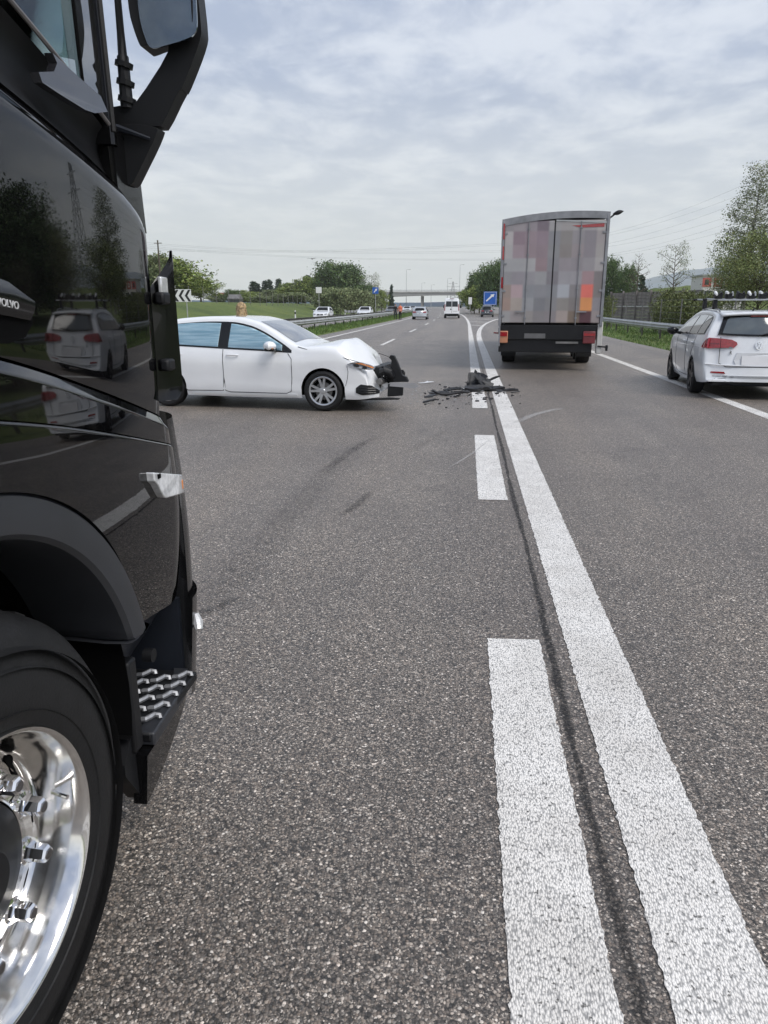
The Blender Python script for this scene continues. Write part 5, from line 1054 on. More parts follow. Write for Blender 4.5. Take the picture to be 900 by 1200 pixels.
# ================================================================== THE BLACK LORRY CAB ON THE LEFT
XS, WY, WZ, WR = -.868, 1.09, .525, .525       # flank plane, front axle position, axle height, tyre radius
def black_lorry():
    L = Vector((XS - 1.22, WY, 0)); r = empty('black_lorry', L); tag(r, 'black lorry cab with polished front wheel filling the left edge', 'lorry')
    def loc(X, Y, z): return (X - L.x, Y - L.y, z)
    def plan(Y):     # how far the flank draws in towards the front
        d = max(0, Y - 1.40); e = max(0, Y - 2.08); return -.050 * d * d - 1.5 * e * e
    sill = interp([(.2, 1.62), (.9, 1.585), (1.34, 1.50), (1.64, 1.42), (2.1, 1.285), (2.3, 1.22)], True)
    crease = interp([(.2, 1.47), (.9, 1.455), (1.31, 1.39), (2.12, 1.20), (2.3, 1.155)], True)
    dtop = interp([(.3, 2.16), (1.0, 2.085), (1.45, 2.01), (1.76, 1.95), (1.97, 1.90), (2.07, 1.865), (2.13, 1.83)], True)
    belt = interp([(.3, 2.53), (1.0, 2.337), (1.55, 2.182), (1.78, 2.114), (2.02, 2.037), (2.17, 1.985)], True)
    def door(Y, z, o): return loc(XS + plan(Y) - .035 * (z - 1.60) ** 2 - .003 * ss(.012, 0, z - sill(Y)) ** 2 - .02 * ss(.03, 0, dtop(Y) - z) + o, Y, z)
    def fender(Y, z, o):
        d = sill(Y) - z; cz = sill(Y) - crease(Y); x = .012
        x -= .6 * max(0, .026 - d)
        x += .075 * min(d, cz)
        if d > cz:
            e = d - cz; x += .004 - .006 * max(0, 1 - e / .008) ** 2 + .09 * e - .28 * e * e
        return loc(XS + plan(Y) + x + .001 + o, Y, z)
    def flat(Y, z, o): return loc(XS + plan(Y) + o, Y, z)
    # door skin
    ys = lin(.62, 2.02, 44) + lin(2.03, 2.125, 8)
    dr = MB().patch(ys, lambda y: sill(y) + .006, dtop, 26, door, 0, .05).build('door', M_BLACKPAINT, r, smooth=50)
    # handle recess with its badge
    MB().poly([(.98, 1.565), (1.36, 1.530), (1.42, 1.540), (1.452, 1.565), (1.455, 1.60), (1.40, 1.628), (.98, 1.70)], door, .004, .012, .03).build('handle_recess', M_DARK, dr)
    hd = MB().patch(lin(.98, 1.435, 16), lambda y: 1.602 - .13 * (y - 1.2), lambda y: 1.668 - .13 * (y - 1.2) - .03 * ss(1.36, 1.435, y), 6, lambda y, z, o: door(y, z, o + .014 * math.sin(PI * min(1, max(0, (z - 1.602 + .13 * (y - 1.2)) / .066)))), .010, .02).build('handle', M_BLACKTRIM, dr, smooth=50)
    M_BADGE = mat('badge_silver', (.75, .75, .76), .35, .4)
    text_mesh('lettering', 'VOLVO', .020, M_BADGE, hd, Matrix.Translation(door(1.340, 1.603, .027)) @ Matrix.Rotation(-.13, 4, 'X') @ Matrix.Rotation(PI/2, 4, 'Z') @ Matrix.Rotation(PI/2, 4, 'X'), .001)
    # polished edge strip on top of the fender is its own rounded lip; fender below the sill
    arc = lambda y, rr: WZ + .025 + math.sqrt(max(0, rr * rr - (y - WY) ** 2))
    def flo(y):
        b = .715 + .05 * max(0, 1 - (y - 1.8) / .3) if y > 1.80 else 0
        return max(arc(y, .735), .72) if abs(y - WY) < .735 else max(.70, .745 - .18 * (y - 1.83))
    ys = lin(.40, 1.80, 50) + lin(1.805, 1.83, 10) + lin(1.85, 2.03, 10) + lin(2.04, 2.165, 12)
    fe = MB().patch(ys, flo, lambda y: crease(y) - .0005, 44, fender, 0, .05, lambda t: 1 - (1 - t) ** 2.0).build('fender', M_BLACKPAINT, r, smooth=50)
    MB().patch(ys, lambda y: crease(y) + .0015, sill, 26, fender, 0, .05, lambda t: 1 - (1 - t) ** 1.8).build('sill_panel', M_BLACKPAINT, r, smooth=50)
    # corner strip and bumper edge behind the fender's front edge
    MB().patch(lin(2.15, 2.20, 5), lambda y: .70, lambda y: sill(y) - .01, 14, lambda y, z, o: flat(y, z, o - .028), 0, .05).build('corner_joint', M_MATTE, r)
    MB().grid(16, 20, lambda u, v: loc(XS - .042 + .012 * math.sin(PI * v) + .02 * (1 - v) - .28 * (1 - math.cos(u * PI / 2)), 2.196 + .015 * (1 - v) + .26 * math.sin(u * PI / 2), .66 + .60 * v + .0 * u)).build('headlamp_cover', M_BLACKTRIM, r, smooth=60)
    # side marker lamp
    mk = MB().patch(lin(1.885, 2.155, 14), lambda y: 1.085 - .16 * (y - 1.885) + .055 * ss(1.96, 1.885, y), lambda y: 1.165 - .25 * (y - 1.885), 6, lambda y, z, o: fender(y, z, o * 1.0), .022, .045).build('side_marker_lamp', M_LENSW, r, bevel=.006)
    MB().box(tuple(Vector(fender(2.115, 1.075, .0185))), (.008, .026, .032)).build('amber_bulb', M_AMBER, mk, bevel=.004)
    MB().box(tuple(Vector(fender(1.915, 1.148, .024))), (.004, .016, .012)).build('clip', M_DARK, mk)
    # wheel arch flare
    n = 64; fl = MB()
    for i in range(n + 1):
        a = PI * (1.08 - 1.20 * i / n); c_, s_ = math.cos(a), math.sin(a); cz = WZ + .025
        for rr, x in ((.742, -.045), (.738, .004), (.728, .016), (.69, .022), (.655, .016), (.645, .004), (.640, -.05), (.66, -.25)):
            Y, z = WY + rr * c_, cz + rr * s_; z = max(z, .75); fl.v.append(loc(XS + plan(Y) + x + (.012 if z > 1 else .012), Y, z))
    for i in range(n):
        for j in range(7): k = i * 8 + j; fl.f.append((k, k + 1, k + 9, k + 8))
    fl.build('wheel_arch_flare', M_FLARE, r, smooth=28)
    MB().box(loc(XS - .20, 2.222, .52), (.28, .02, .28)).build('step_end_panel', M_FLARE2, r)
    MB().poly([(2.02, 2.06), (2.03, 1.86), (2.12, 1.80), (2.19, 1.80), (2.17, 2.0)], lambda y, z, o: loc(XS - .055 + o, y, z), 0, .04).build('corner_panel', M_BLACKTRIM, r, smooth=0)
    # wheel well
    w = MB(); n = 30
    for i in range(n + 1):
        a = PI * (1.1 - 1.2 * i / n); Y, z = WY + .655 * math.cos(a), WZ + .04 + .655 * math.sin(a); w.v += [loc(XS - .02, Y, max(z, .45)), loc(XS - .75, Y, max(z, .45))]
    for i in range(n): w.f.append((2*i, 2*i+1, 2*i+3, 2*i+2))
    w.build('wheel_well', M_DARK, r); MB().box(loc(XS - .80, WY, .75), (.06, 1.5, 1.0)).build('inner_wall', M_DARK, r)
    # lower panel, step and skirt
    MB().grid(8, 6, lambda u, v: loc(XS - .03 - (.225 * (1 - v) ** 1.2) - .03 * u * u, 1.79 + .41 * u, .385 + (.36 + .03 * (1 - u)) * v)).build('lower_panel', M_FLARE2, r)
    MB().tube([loc(XS - .105, 2.03, .545), loc(XS - .075, 2.03, .545)], .022, 14).build('tow_cap', M_MATTE, r)
    st = MB().box(loc(XS - .135, 2.005, .392), (.26, .385, .03)).build('step', M_MATTE, r, bevel=.006)
    for i in range(4):
        for j in range(6):
            x, y = XS - .222 + i * .062, 1.85 + j * .066 + (.033 if i % 2 else 0)
            if y > 2.17: continue
            m = MB()
            for k in range(5): a = PI * .5 + PI * (k / 4); 
            m.tube([loc(x - .026, y - .012, .410), loc(x - .024, y - .016, .417), loc(x - .008, y - .016, .419), loc(x + .0, y - .002, .419), loc(x + .008, y + .014, .419), loc(x + .024, y + .014, .417), loc(x + .026, y + .010, .410)], .0085, 6)
            m.build('step_grip', M_GRIP, st)
    MB().patch(lin(1.815, 2.215, 12), lambda y: .365, lambda y: .408, 2, lambda y, z, o: loc(XS + .012 + plan(y) * .9 + o, y, z), 0, .05).build('step_edge', M_FLARE, r, bevel=.006)
    sk = MB().patch(lin(1.77, 2.22, 18), lambda y: .20 + .20 * ss(1.75, 2.30, y) * .9, lambda y: .362, 8, lambda y, z, o: loc(XS + .006 + plan(y) * .9 - .10 * (.36 - z) ** 1 + o, y, z), 0, .04).build('skirt', M_BLACKTRIM, r)
    MB().patch(lin(1.70, 1.79, 4), lambda y: .205 + 1.5 * (1.79 - y), lambda y: .40 + 1.2 * (y - 1.72), 6, lambda y, z, o: loc(XS - .035 + o, y, z), 0, .05).build('skirt_end', M_MATTE, r)
    MB().box(loc(XS - .07, 1.775, .52), (.10, .05, .28)).build('step_bracket', M_MATTE, r, bevel=.008); MB().box(loc(XS - .10, 1.66, .33), (.05, .12, .04)).build('stay', M_MATTE, r)
    # rounded bumper corner and front
    def bump(u, v):   # u round the corner to the middle of the front, v height
        a = min(1, u * 2.2); X = XS - .004 - .30 * (1 - math.cos(a * PI / 2)) - (max(0, u - .4545) / .5455) * .95; Y = 2.205 + .27 * math.sin(a * PI / 2) + .04 * max(0, u - .45); return loc(X - .03 * (1 - v), Y, .25 + .42 * v + .06 * (1 - u) * (1 - v))
    MB().grid(24, 8, bump).build('bumper', M_BLACKTRIM, r, smooth=60)
    MB().tube([loc(XS + .004, 2.218, .55), loc(XS - .004, 2.235, .57), loc(XS - .012, 2.24, .60)], [.012, .018, .010], 8).build('fog_lamp', M_LENSW, r)
    def frontface(u, v): a = min(1, u * 2.6); X = XS - .06 - .30 * (1 - math.cos(a * PI / 2)) - (max(0, u - .385) / .615) * .92; Y = 2.12 + .30 * math.sin(a * PI / 2) - .12 * v; return loc(X, Y, .68 + 1.32 * v)
    MB().grid(24, 14, frontface).build('front_panel', M_BLACKPAINT, r, smooth=60)
    # the other half of the cab (away from the camera), roof, back wall, floor
    W = 2.44; MB().box(loc(XS - W + .03, 1.35, 1.45), (.05, 1.75, 1.5)).build('far_flank', M_BLACKPAINT, r); MB().box(loc(XS - W / 2, 2.18, 1.30), (W * .6, .30, 1.25)).build('front_core', M_BLACKPAINT, r, bevel=.05)
    MB().box(loc(XS - W / 2, 1.3, 3.42), (W - .3, 2.0, .14)).build('roof', M_BLACKPAINT, r, bevel=.05); MB().box(loc(XS - W / 2, .22, 2.2), (W - .1, .06, 2.6)).build('back_wall', M_BLACKPAINT, r); MB().box(loc(XS - W / 2, 1.2, 1.20), (W - .2, 1.9, .1)).build('cab_floor', M_DARK, r)
    MB().box(loc(XS - W / 2, -1.2, .95), (.9, 4.6, .26)).build('chassis', M_MATTE, r); MB().box(loc(XS - .35, -1.0, .70), (.6, 1.3, .6)).build('fuel_tank', M_CHROME, r, bevel=.08)
    # flank behind the door
    MB().patch(lin(.2, .61, 8), lambda y: sill(y) + .006, lambda y: 3.3, 16, lambda y, z, o: loc(XS - .02 - .10 * ss(2.2, 3.3, z) + o, y, z), 0, .04).build('rear_quarter', M_BLACKPAINT, r)
    # belt: matte recess, gloss facet, sill strip
    MB().patch(lin(.62, 2.12, 34), lambda y: dtop(y) + .004, belt, 10, lambda y, z, o: loc(XS + plan(y) - .016 - .040 * math.sin(PI * min(1, max(0, (z - dtop(y)) / max(.02, belt(y) - dtop(y))))) ** .7 - .05 * ((z - dtop(y)) / .2) + o, y, z), 0, .03).build('belt_recess', M_MATTE, r, smooth=50)
    q = lambda px, py: sight(px, py, X=XS - .03)[1:]
    def tilt(Y, z, o):     # leans inwards: it looks up into the sky
        d = z - belt(Y); return loc(XS - .045 + plan(Y) + .17 * (Y - 1.55) - .12 * (d + .06) + o, Y, z)
    MB().poly([tuple(q(*p)) for p in ((57, 62), (61, 74), (57, 84), (41, 84.5), (44, 97), (60, 110), (86, 129), (96, 133), (110, 131.5), (104, 113), (80, 88))], tilt, .008, .02).build('belt_facet', M_BLACKTRIMS, r, smooth=0)
    MB().tube([loc(XS - .030 + plan(y), y, belt(y) - .004) for y in lin(.62, 1.99, 24)], .005, 6).build('belt_strip', M_GREYTRIM, r)
    # side glass, its divider and frames
    ws = lambda y, z, o: loc(XS - .04 + plan(y) - .04 * (z - belt(y)) + o, y, z)
    fr_ = lambda z: 2.02 + .05 * (z - 2.06)           # front edge of the glass leans back
    gl = MB()
    for i in range(13):
        for j in range(9):
            z1 = j / 8; y0 = .70; 
            yb = y0 + (2.0 - y0) * i / 12; zlo = belt(yb) + .008; z = zlo + (3.10 - zlo) * z1; y = y0 + (fr_(z) - y0) * i / 12; gl.v.append(ws(y, z, 0))
    for i in range(12):
        for j in range(8): k = i * 9 + j; gl.f.append((k, k + 9, k + 10, k + 1))
    gl.build('side_window', M_TRUCKGLASS, r, smooth=60)
    MB().tube([ws(1.87 + .04 * (z - 2.05), z, .004) for z in lin(2.09, 3.1, 8)], .004, 5).build('window_divider', M_DARK, r)
    ap = MB()
    for j in range(9):
        z = 2.0 + 1.25 * j / 8
        for dy, dx in ((-.012, .004), (-.004, .012), (.018, .010), (.030, .002), (.052, -.006), (.075, -.045), (.07, -.12), (-.012, -.06)): ap.v.append(ws(fr_(z) + dy, z, dx))
    for j in range(8):
        for k in range(8): ap.f.append((j*8 + k, j*8 + (k+1) % 8, j*8 + 8 + (k+1) % 8, j*8 + 8 + k))
    ap.build('windscreen_pillar', M_BLACKTRIM, r, smooth=30)
    MB().tube([ws(fr_(z) - .004, z, .010) for z in lin(2.03, 3.2, 8)], .008, 6).build('window_seal', M_RUBBER, r)
    MB().grid(8, 8, lambda u, v: loc(XS - .16 - (W - .32) * u, 2.06 + .16 * math.sin(PI * u) - .14 * v, 2.0 + 1.35 * v)).build('windscreen', M_TRUCKGLASS, r, smooth=60)
    MB().grid(2, 2, lambda u, v: loc(XS - W + .08, .75 + 1.2 * u, 2.15 + .95 * v)).build('far_window', M_TRUCKGLASS, r); MB().box(loc(XS - W + .06, .5, 2.75), (.05, .5, 1.3)).build('far_quarter', M_BLACKPAINT, r)
    # seat and steering wheel inside
    MB().box(loc(XS - .65, .85, 2.35), (.48, .18, .9), rot=Matrix.Rotation(-.2, 3, 'X')).build('seat', M_MATTE, r, bevel=.06); MB().box(loc(XS - .65, .74, 2.90), (.28, .12, .22)).build('headrest', M_MATTE, r, bevel=.04); MB().box(loc(XS - W / 2, 1.86, 2.03), (W - .3, .32, .16)).build('dashboard', M_MATTE, r, bevel=.05)
    # mirror: lower cover, arm and head
    YA = 2.14
    def pl(px, py, Y): p = sight(px, py, Y=Y); return (p[0], p[2])
    cov = [pl(*p, YA) for p in ((118, 152), (150, 150), (176, 150.5), (197, 154), (196.5, 158), (190, 174), (176, 202), (166, 222), (158, 216), (146, 200), (128, 184), (104, 172), (100, 168), (118, 158))]
    mr_ = MB().poly(chaikin(cov, 1), lambda X, z, o: loc(X - .008, YA + o - .05, z), .0, -.05, .05).build('mirror_base', M_MATTE, r, smooth=40, bevel=.016, seg=4)
    MB().tube([loc(pl(124, 153, YA)[0], YA - .055, pl(124, 153, YA)[1]), loc(pl(150, 156, YA)[0], YA - .062, pl(150, 156, YA)[1]), loc(pl(186, 168, YA)[0], YA - .058, pl(186, 168, YA)[1])], [.004, .009, .004], 6).build('cover_rib', M_FLARE2, mr_)
    arm = [pl(*p, YA) for p in ((138, 152), (138, 131), (150, 129), (165, 127), (173, 122), (207, 70), (208, 56), (224, 44), (234, 30), (232, -20), (239, -20), (246, 42), (244, 54), (236, 77), (222.5, 110), (220.5, 109), (200, 152), (195, 152.5))]
    MB().poly(chaikin(arm, 1), lambda X, z, o: loc(X - .006, YA + o - .045, z), 0, -.055, .05).build('mirror_arm', M_MATTE, r, smooth=40, bevel=.018, seg=4)
    hd_ = [pl(*p, YA - .03) for p in ((153, -70), (160, 20), (166, 42), (173, 61), (176, 62.5), (192, 56), (214, 50), (233, 42), (235, 20), (229, -70), (190, -90))]
    mh = MB().poly(chaikin(hd_, 2), lambda X, z, o: loc(X, YA - .02 + o - .06, z), 0, -.08, .05).build('mirror_head', M_MATTE, r, smooth=40, bevel=.025, seg=4)
    gl_ = [pl(*p, YA - .09) for p in ((156, -66), (162, 18), (168, 40), (175, 58), (192, 52.5), (212, 46.5), (229, 38), (229, 15), (223, -66))]
    MB().poly(chaikin(gl_, 2), lambda X, z, o: loc(X, YA - .088 + o + .06 * (X - gl_[0][0]), z), 0, -.006, .03).build('mirror_glass', M_MIRROR, mh, smooth=0)
    # ringed antenna base by the pillar
    a0, a1 = pl(149, 127, 2.10), pl(138, 0, 2.10); an = [loc(a0[0] + (a1[0] - a0[0]) * t, 2.10, a0[1] + (a1[1] - a0[1]) * t) for t in (0, .12, .3, .48, .50, .7, 1.0, 1.8)]
    A = MB().tube(an, [.017, .017, .016, .0155, .012, .010, .009, .006], 10).build('antenna', M_MATTE, r)
    for t in (.08, .24, .41): p = Vector(an[0]).lerp(Vector(an[6]), t); MB().tube([p - Vector((0, 0, .006)), p + Vector((.003, 0, .006))], .024, 10).build('ring', M_MATTE, A)
    # air vane standing off the corner
    vn = MB(); zs = lin(1.325, 1.755, 22)
    for z in zs:
        t = (z - 1.325) / .43; yi = 2.13 + .012 * t + .082 * ss(.70, 1.0, t); yo = 2.24 - .010 * t - .05 * ss(.06, 0, t) - .004 * ss(.9, 1, t); 
        if t > .88: yi = min(yi, yo - .006)
        for y, x in ((yi, -.055), (yi + .01, -.035), ((yi + yo) / 2, -.012), (yo - .008, .004), (yo, -.004), (yo - .006, -.020), ((yi + yo) / 2, -.032), (yi + .008, -.052)): vn.v.append(loc(XS + .004 + (x - .004) * (1 - .88 * ss(.62, 1.0, t)), y, z))
    for i in range(len(zs) - 1):
        for k in range(8): vn.f.append((i*8 + k, i*8 + (k+1) % 8, i*8 + 8 + (k+1) % 8, i*8 + 8 + k))
    vn.f += [tuple(range(8)), tuple((len(zs)-1)*8 + k for k in range(8))[::-1]]
    va = vn.build('air_vane', M_BLACKTRIM, r, smooth=40)
    for z in (1.62, 1.43): MB().box(loc(XS - .012, 2.165, z), (.03, .055, .035)).build('bracket', M_MATTE, va, bevel=.008)
    MB().box(loc(XS - .010, 2.17, 1.655), (.012, .05, .05)).build('reflector', M_LENSW, va, bevel=.004)
    # ------------- the polished front wheel
    for sg, X in ((1, XS), (-1, XS - 2.36)):
        e = empty('wheel', loc(X - .0 * sg, WY, WZ), R(-3.5) if sg == 1 else 0, r); x_ = lambda h: sg * h
        tp = [(.296, -.012), (.304, .012), (.33, .022), (.38, .020), (.43, .006), (.466, -.012), (.492, -.028), (.506, -.044), (.518, -.06), (.524, -.09)]
        ty = MB().lathe([(.29, x_(-.03))] + [(a, x_(b)) for a, b in tp] + [(.525, x_(-.15)), (.525, x_(-.22)), (.518, x_(-.27)), (.48, x_(-.30)), (.33, x_(-.30)), (.29, x_(-.28))], 96, 'X').build('tyre', M_RUBBER, e, smooth=40)
        for rr in (.335, .42, .455): MB().lathe([(rr - .003, x_(.018)), (rr, x_({.335: .0255, .42: .0135, .455: .0015}[rr])), (rr + .003, x_(-.004))], 96, 'X').build('sidewall_rib', M_RUBBER, e)
        m = MB()
        for i in range(72):
            a = 2 * PI * i / 72
            for h in (-.125, -.18, -.235): m.box((x_(h + (.012 if i % 2 else -.012)), .521 * math.cos(a), .521 * math.sin(a)), (.040, .036, .014), rot=Matrix.Rotation(a - PI/2, 3, 'X'))
        m.build('tread', M_RUBBER, e)
        prof = [(.292, -.010), (.302, .004), (.3035, .014), (.300, .020), (.294, .018), (.288, .006), (.280, -.020), (.270, -.055), (.262, -.080), (.254, -.094), (.246, -.098), (.238, -.094), (.230, -.082), (.222, -.072), (.214, -.067), (.208, -.065), (.166, -.065), (.162, -.060), (.158, -.052), (.154, -.052), (.152, -.07)]
        MB().lathe([(a, x_(b)) for a, b in prof], 96, 'X').build('rim', M_CHROME, e, smooth=60)
        MB().lathe([(.153, x_(-.07)), (.152, x_(-.058)), (.146, x_(-.044)), (.125, x_(-.036)), (.110, x_(-.030)), (.070, x_(-.020)), (.062, x_(-.012)), (.001, x_(-.010))], 40, 'X').build('hub_cover', M_MATTE, e, smooth=40)
        if sg == 1:
            for i in range(10):
                a = 2 * PI * (i + .42) / 10; cy_, cz_ = .184 * math.cos(a), .184 * math.sin(a)
                nut = MB().lathe([(.001, -.006), (.0145, -.006), (.0185, -.011), (.0200, -.016), (.0200, -.040), (.0230, -.046), (.0250, -.056), (.0250, -.066)], 6, 'X', (0, cy_, cz_)).build('lug_nut', M_CHROME2, e, smooth=20)
                MB().lathe([(.0001, -.0045), (.0105, -.0045), (.012, -.006)], 16, 'X', (0, cy_, cz_)).build('nut_cap', M_DARKCHROME, nut); MB().lathe([(.022, -.050), (.0285, -.053), (.030, -.064)], 20, 'X', (0, cy_, cz_)).build('washer', M_CHROME2, nut)
                a2 = 2 * PI * (i + .92) / 10; hx, hr = -.0795, .232; hole = MB(); nn = 20
                for j in range(nn):
                    b = 2 * PI * j / nn; rr = hr + .022 * math.cos(b); t = .024 * math.sin(b); xx = np.interp(rr, [.205, .214, .222, .230, .238, .246, .254], [-.065, -.067, -.072, -.082, -.094, -.098, -.094]); ang = a2 + t / rr
                    hole.v.append((xx + .0015, rr * math.cos(ang), rr * math.sin(ang)))
                for j in range(nn):
                    b = 2 * PI * j / nn; rr = hr + .019 * math.cos(b); t = .021 * math.sin(b); ang = a2 + t / rr; hole.v.append((-.115 if False else float(np.interp(rr, [.205, .214, .222, .230, .238, .246, .254], [-.065, -.067, -.072, -.082, -.094, -.098, -.094])) + .0022, rr * math.cos(ang), rr * math.sin(ang)))
                hole.f = [(j, (j+1) % nn, nn + (j+1) % nn, nn + j) for j in range(nn)] + [tuple(nn + j for j in range(nn))]
                hole.build('hand_hole', M_DARK, e)
            MB().tube([(x_(-.045), .262, .02), (x_(-.02), .255, .02), (x_(.0), .25, .02)], .005, 8).build('valve', M_CHROME2, e)
    for X in (XS, XS - 2.36): # rear axle
        e = empty('wheel', loc(X - .15, -2.6, .51), 0, r); MB().lathe([(.29, -.15), (.49, -.15), (.51, -.1), (.51, .1), (.49, .15), (.29, .15)], 48, 'X').build('tyre', M_RUBBER, e); MB().lathe([(.29, .12), (.25, -.02), (.12, -.03), (.1, .05), (.001, .05)], 40, 'X').build('rim', M_CHROME, e)
M_GRIP = mat('worn_step_grip', (.30, .305, .32), .5, .6, vary=.35, vscale=40); M_LENSW = mat('white_marker_lens', (.62, .63, .64), .10, .2, coat=1, vary=.2, vscale=60); M_FLARE2 = mat('dark_blue_grey_plastic', (.011, .014, .021), .5, vary=.15, bump=.1, bscale=700)
M_GREYTRIM = mat('grey_trim', (.16, .15, .15), .4, vary=.15); M_BLACKTRIMS = mat('sky_facing_gloss', (.02, .02, .023), .12, spec=.9, coat=1); M_DARKCHROME = mat('dark_chrome', (.30, .30, .31), .2, 1)
M_MIRROR = mat('mirror_silver', (.30, .34, .36), .02, 1, vary=.03)
M_TRUCKGLASS = glass('lorry_glass', (.55, .70, .68), .16)
black_lorry()

# ================================================================== THE LORRY AHEAD ON THE EXIT LANE
def lin_rgb(c): return tuple(((v / 255) / 12.92 if v / 255 <= .04045 else ((v / 255 + .055) / 1.055) ** 2.4) for v in c)
PRINT = [[(135,135,140),(140,138,143),(138,135,142),(115,108,118),(150,152,155),(150,150,152),(152,152,155),(150,150,153),(165,165,165)],
 [(165,165,168),(130,118,128),(138,128,136),(132,122,132),(128,132,138),(130,130,130),(138,138,143),(128,127,134),(150,148,150)],
 [(160,162,165),(145,135,143),(138,128,135),(132,122,130),(128,132,136),(128,126,126),(142,138,142),(130,128,135),(150,150,150)],
 [(150,154,158),(150,154,158),(155,158,162),(135,122,128),(125,128,134),(138,136,142),(135,134,140),(140,140,145),(158,158,160)],
 [(135,138,142),(135,135,142),(138,140,146),(142,146,150),(118,118,125),(142,144,150),(145,146,152),(150,130,135),(120,118,120)],
 [(140,130,125),(165,150,155),(130,136,142),(128,132,138),(125,130,136),(155,162,170),(125,125,128),(205,110,100),(120,118,118)],
 [(148,132,125),(155,150,145),(140,145,150),(118,122,128),(125,128,132),(130,130,128),(120,118,118),(200,140,90),(130,130,135)],
 [(145,148,150),(142,140,142),(138,138,138),(125,125,128),(128,126,130),(152,145,142),(115,105,95),(80,55,62),(140,135,135)]]
def printmat():
    m = bpy.data.materials.new('faded_door_print'); m.use_nodes = True; n = m.node_tree; b = n.nodes['Principled BSDF']; L = n.links.new
    at = n.nodes.new('ShaderNodeAttribute'); at.attribute_name = 'print'; tx = n.nodes.new('ShaderNodeTexCoord'); no = n.nodes.new('ShaderNodeTexNoise'); no.inputs['Scale'].default_value = 3; no.inputs['Detail'].default_value = 7; L(tx.outputs['Object'], no.inputs['Vector'])
    r = n.nodes.new('ShaderNodeMapRange'); r.inputs['To Min'].default_value = .82; r.inputs['To Max'].default_value = 1.12; L(no.outputs['Fac'], r.inputs['Value']); h = n.nodes.new('ShaderNodeHueSaturation'); L(at.outputs['Color'], h.inputs['Color']); L(r.outputs[0], h.inputs['Value']); L(h.outputs[0], b.inputs['Base Color']); b.inputs['Roughness'].default_value = .5
    return m
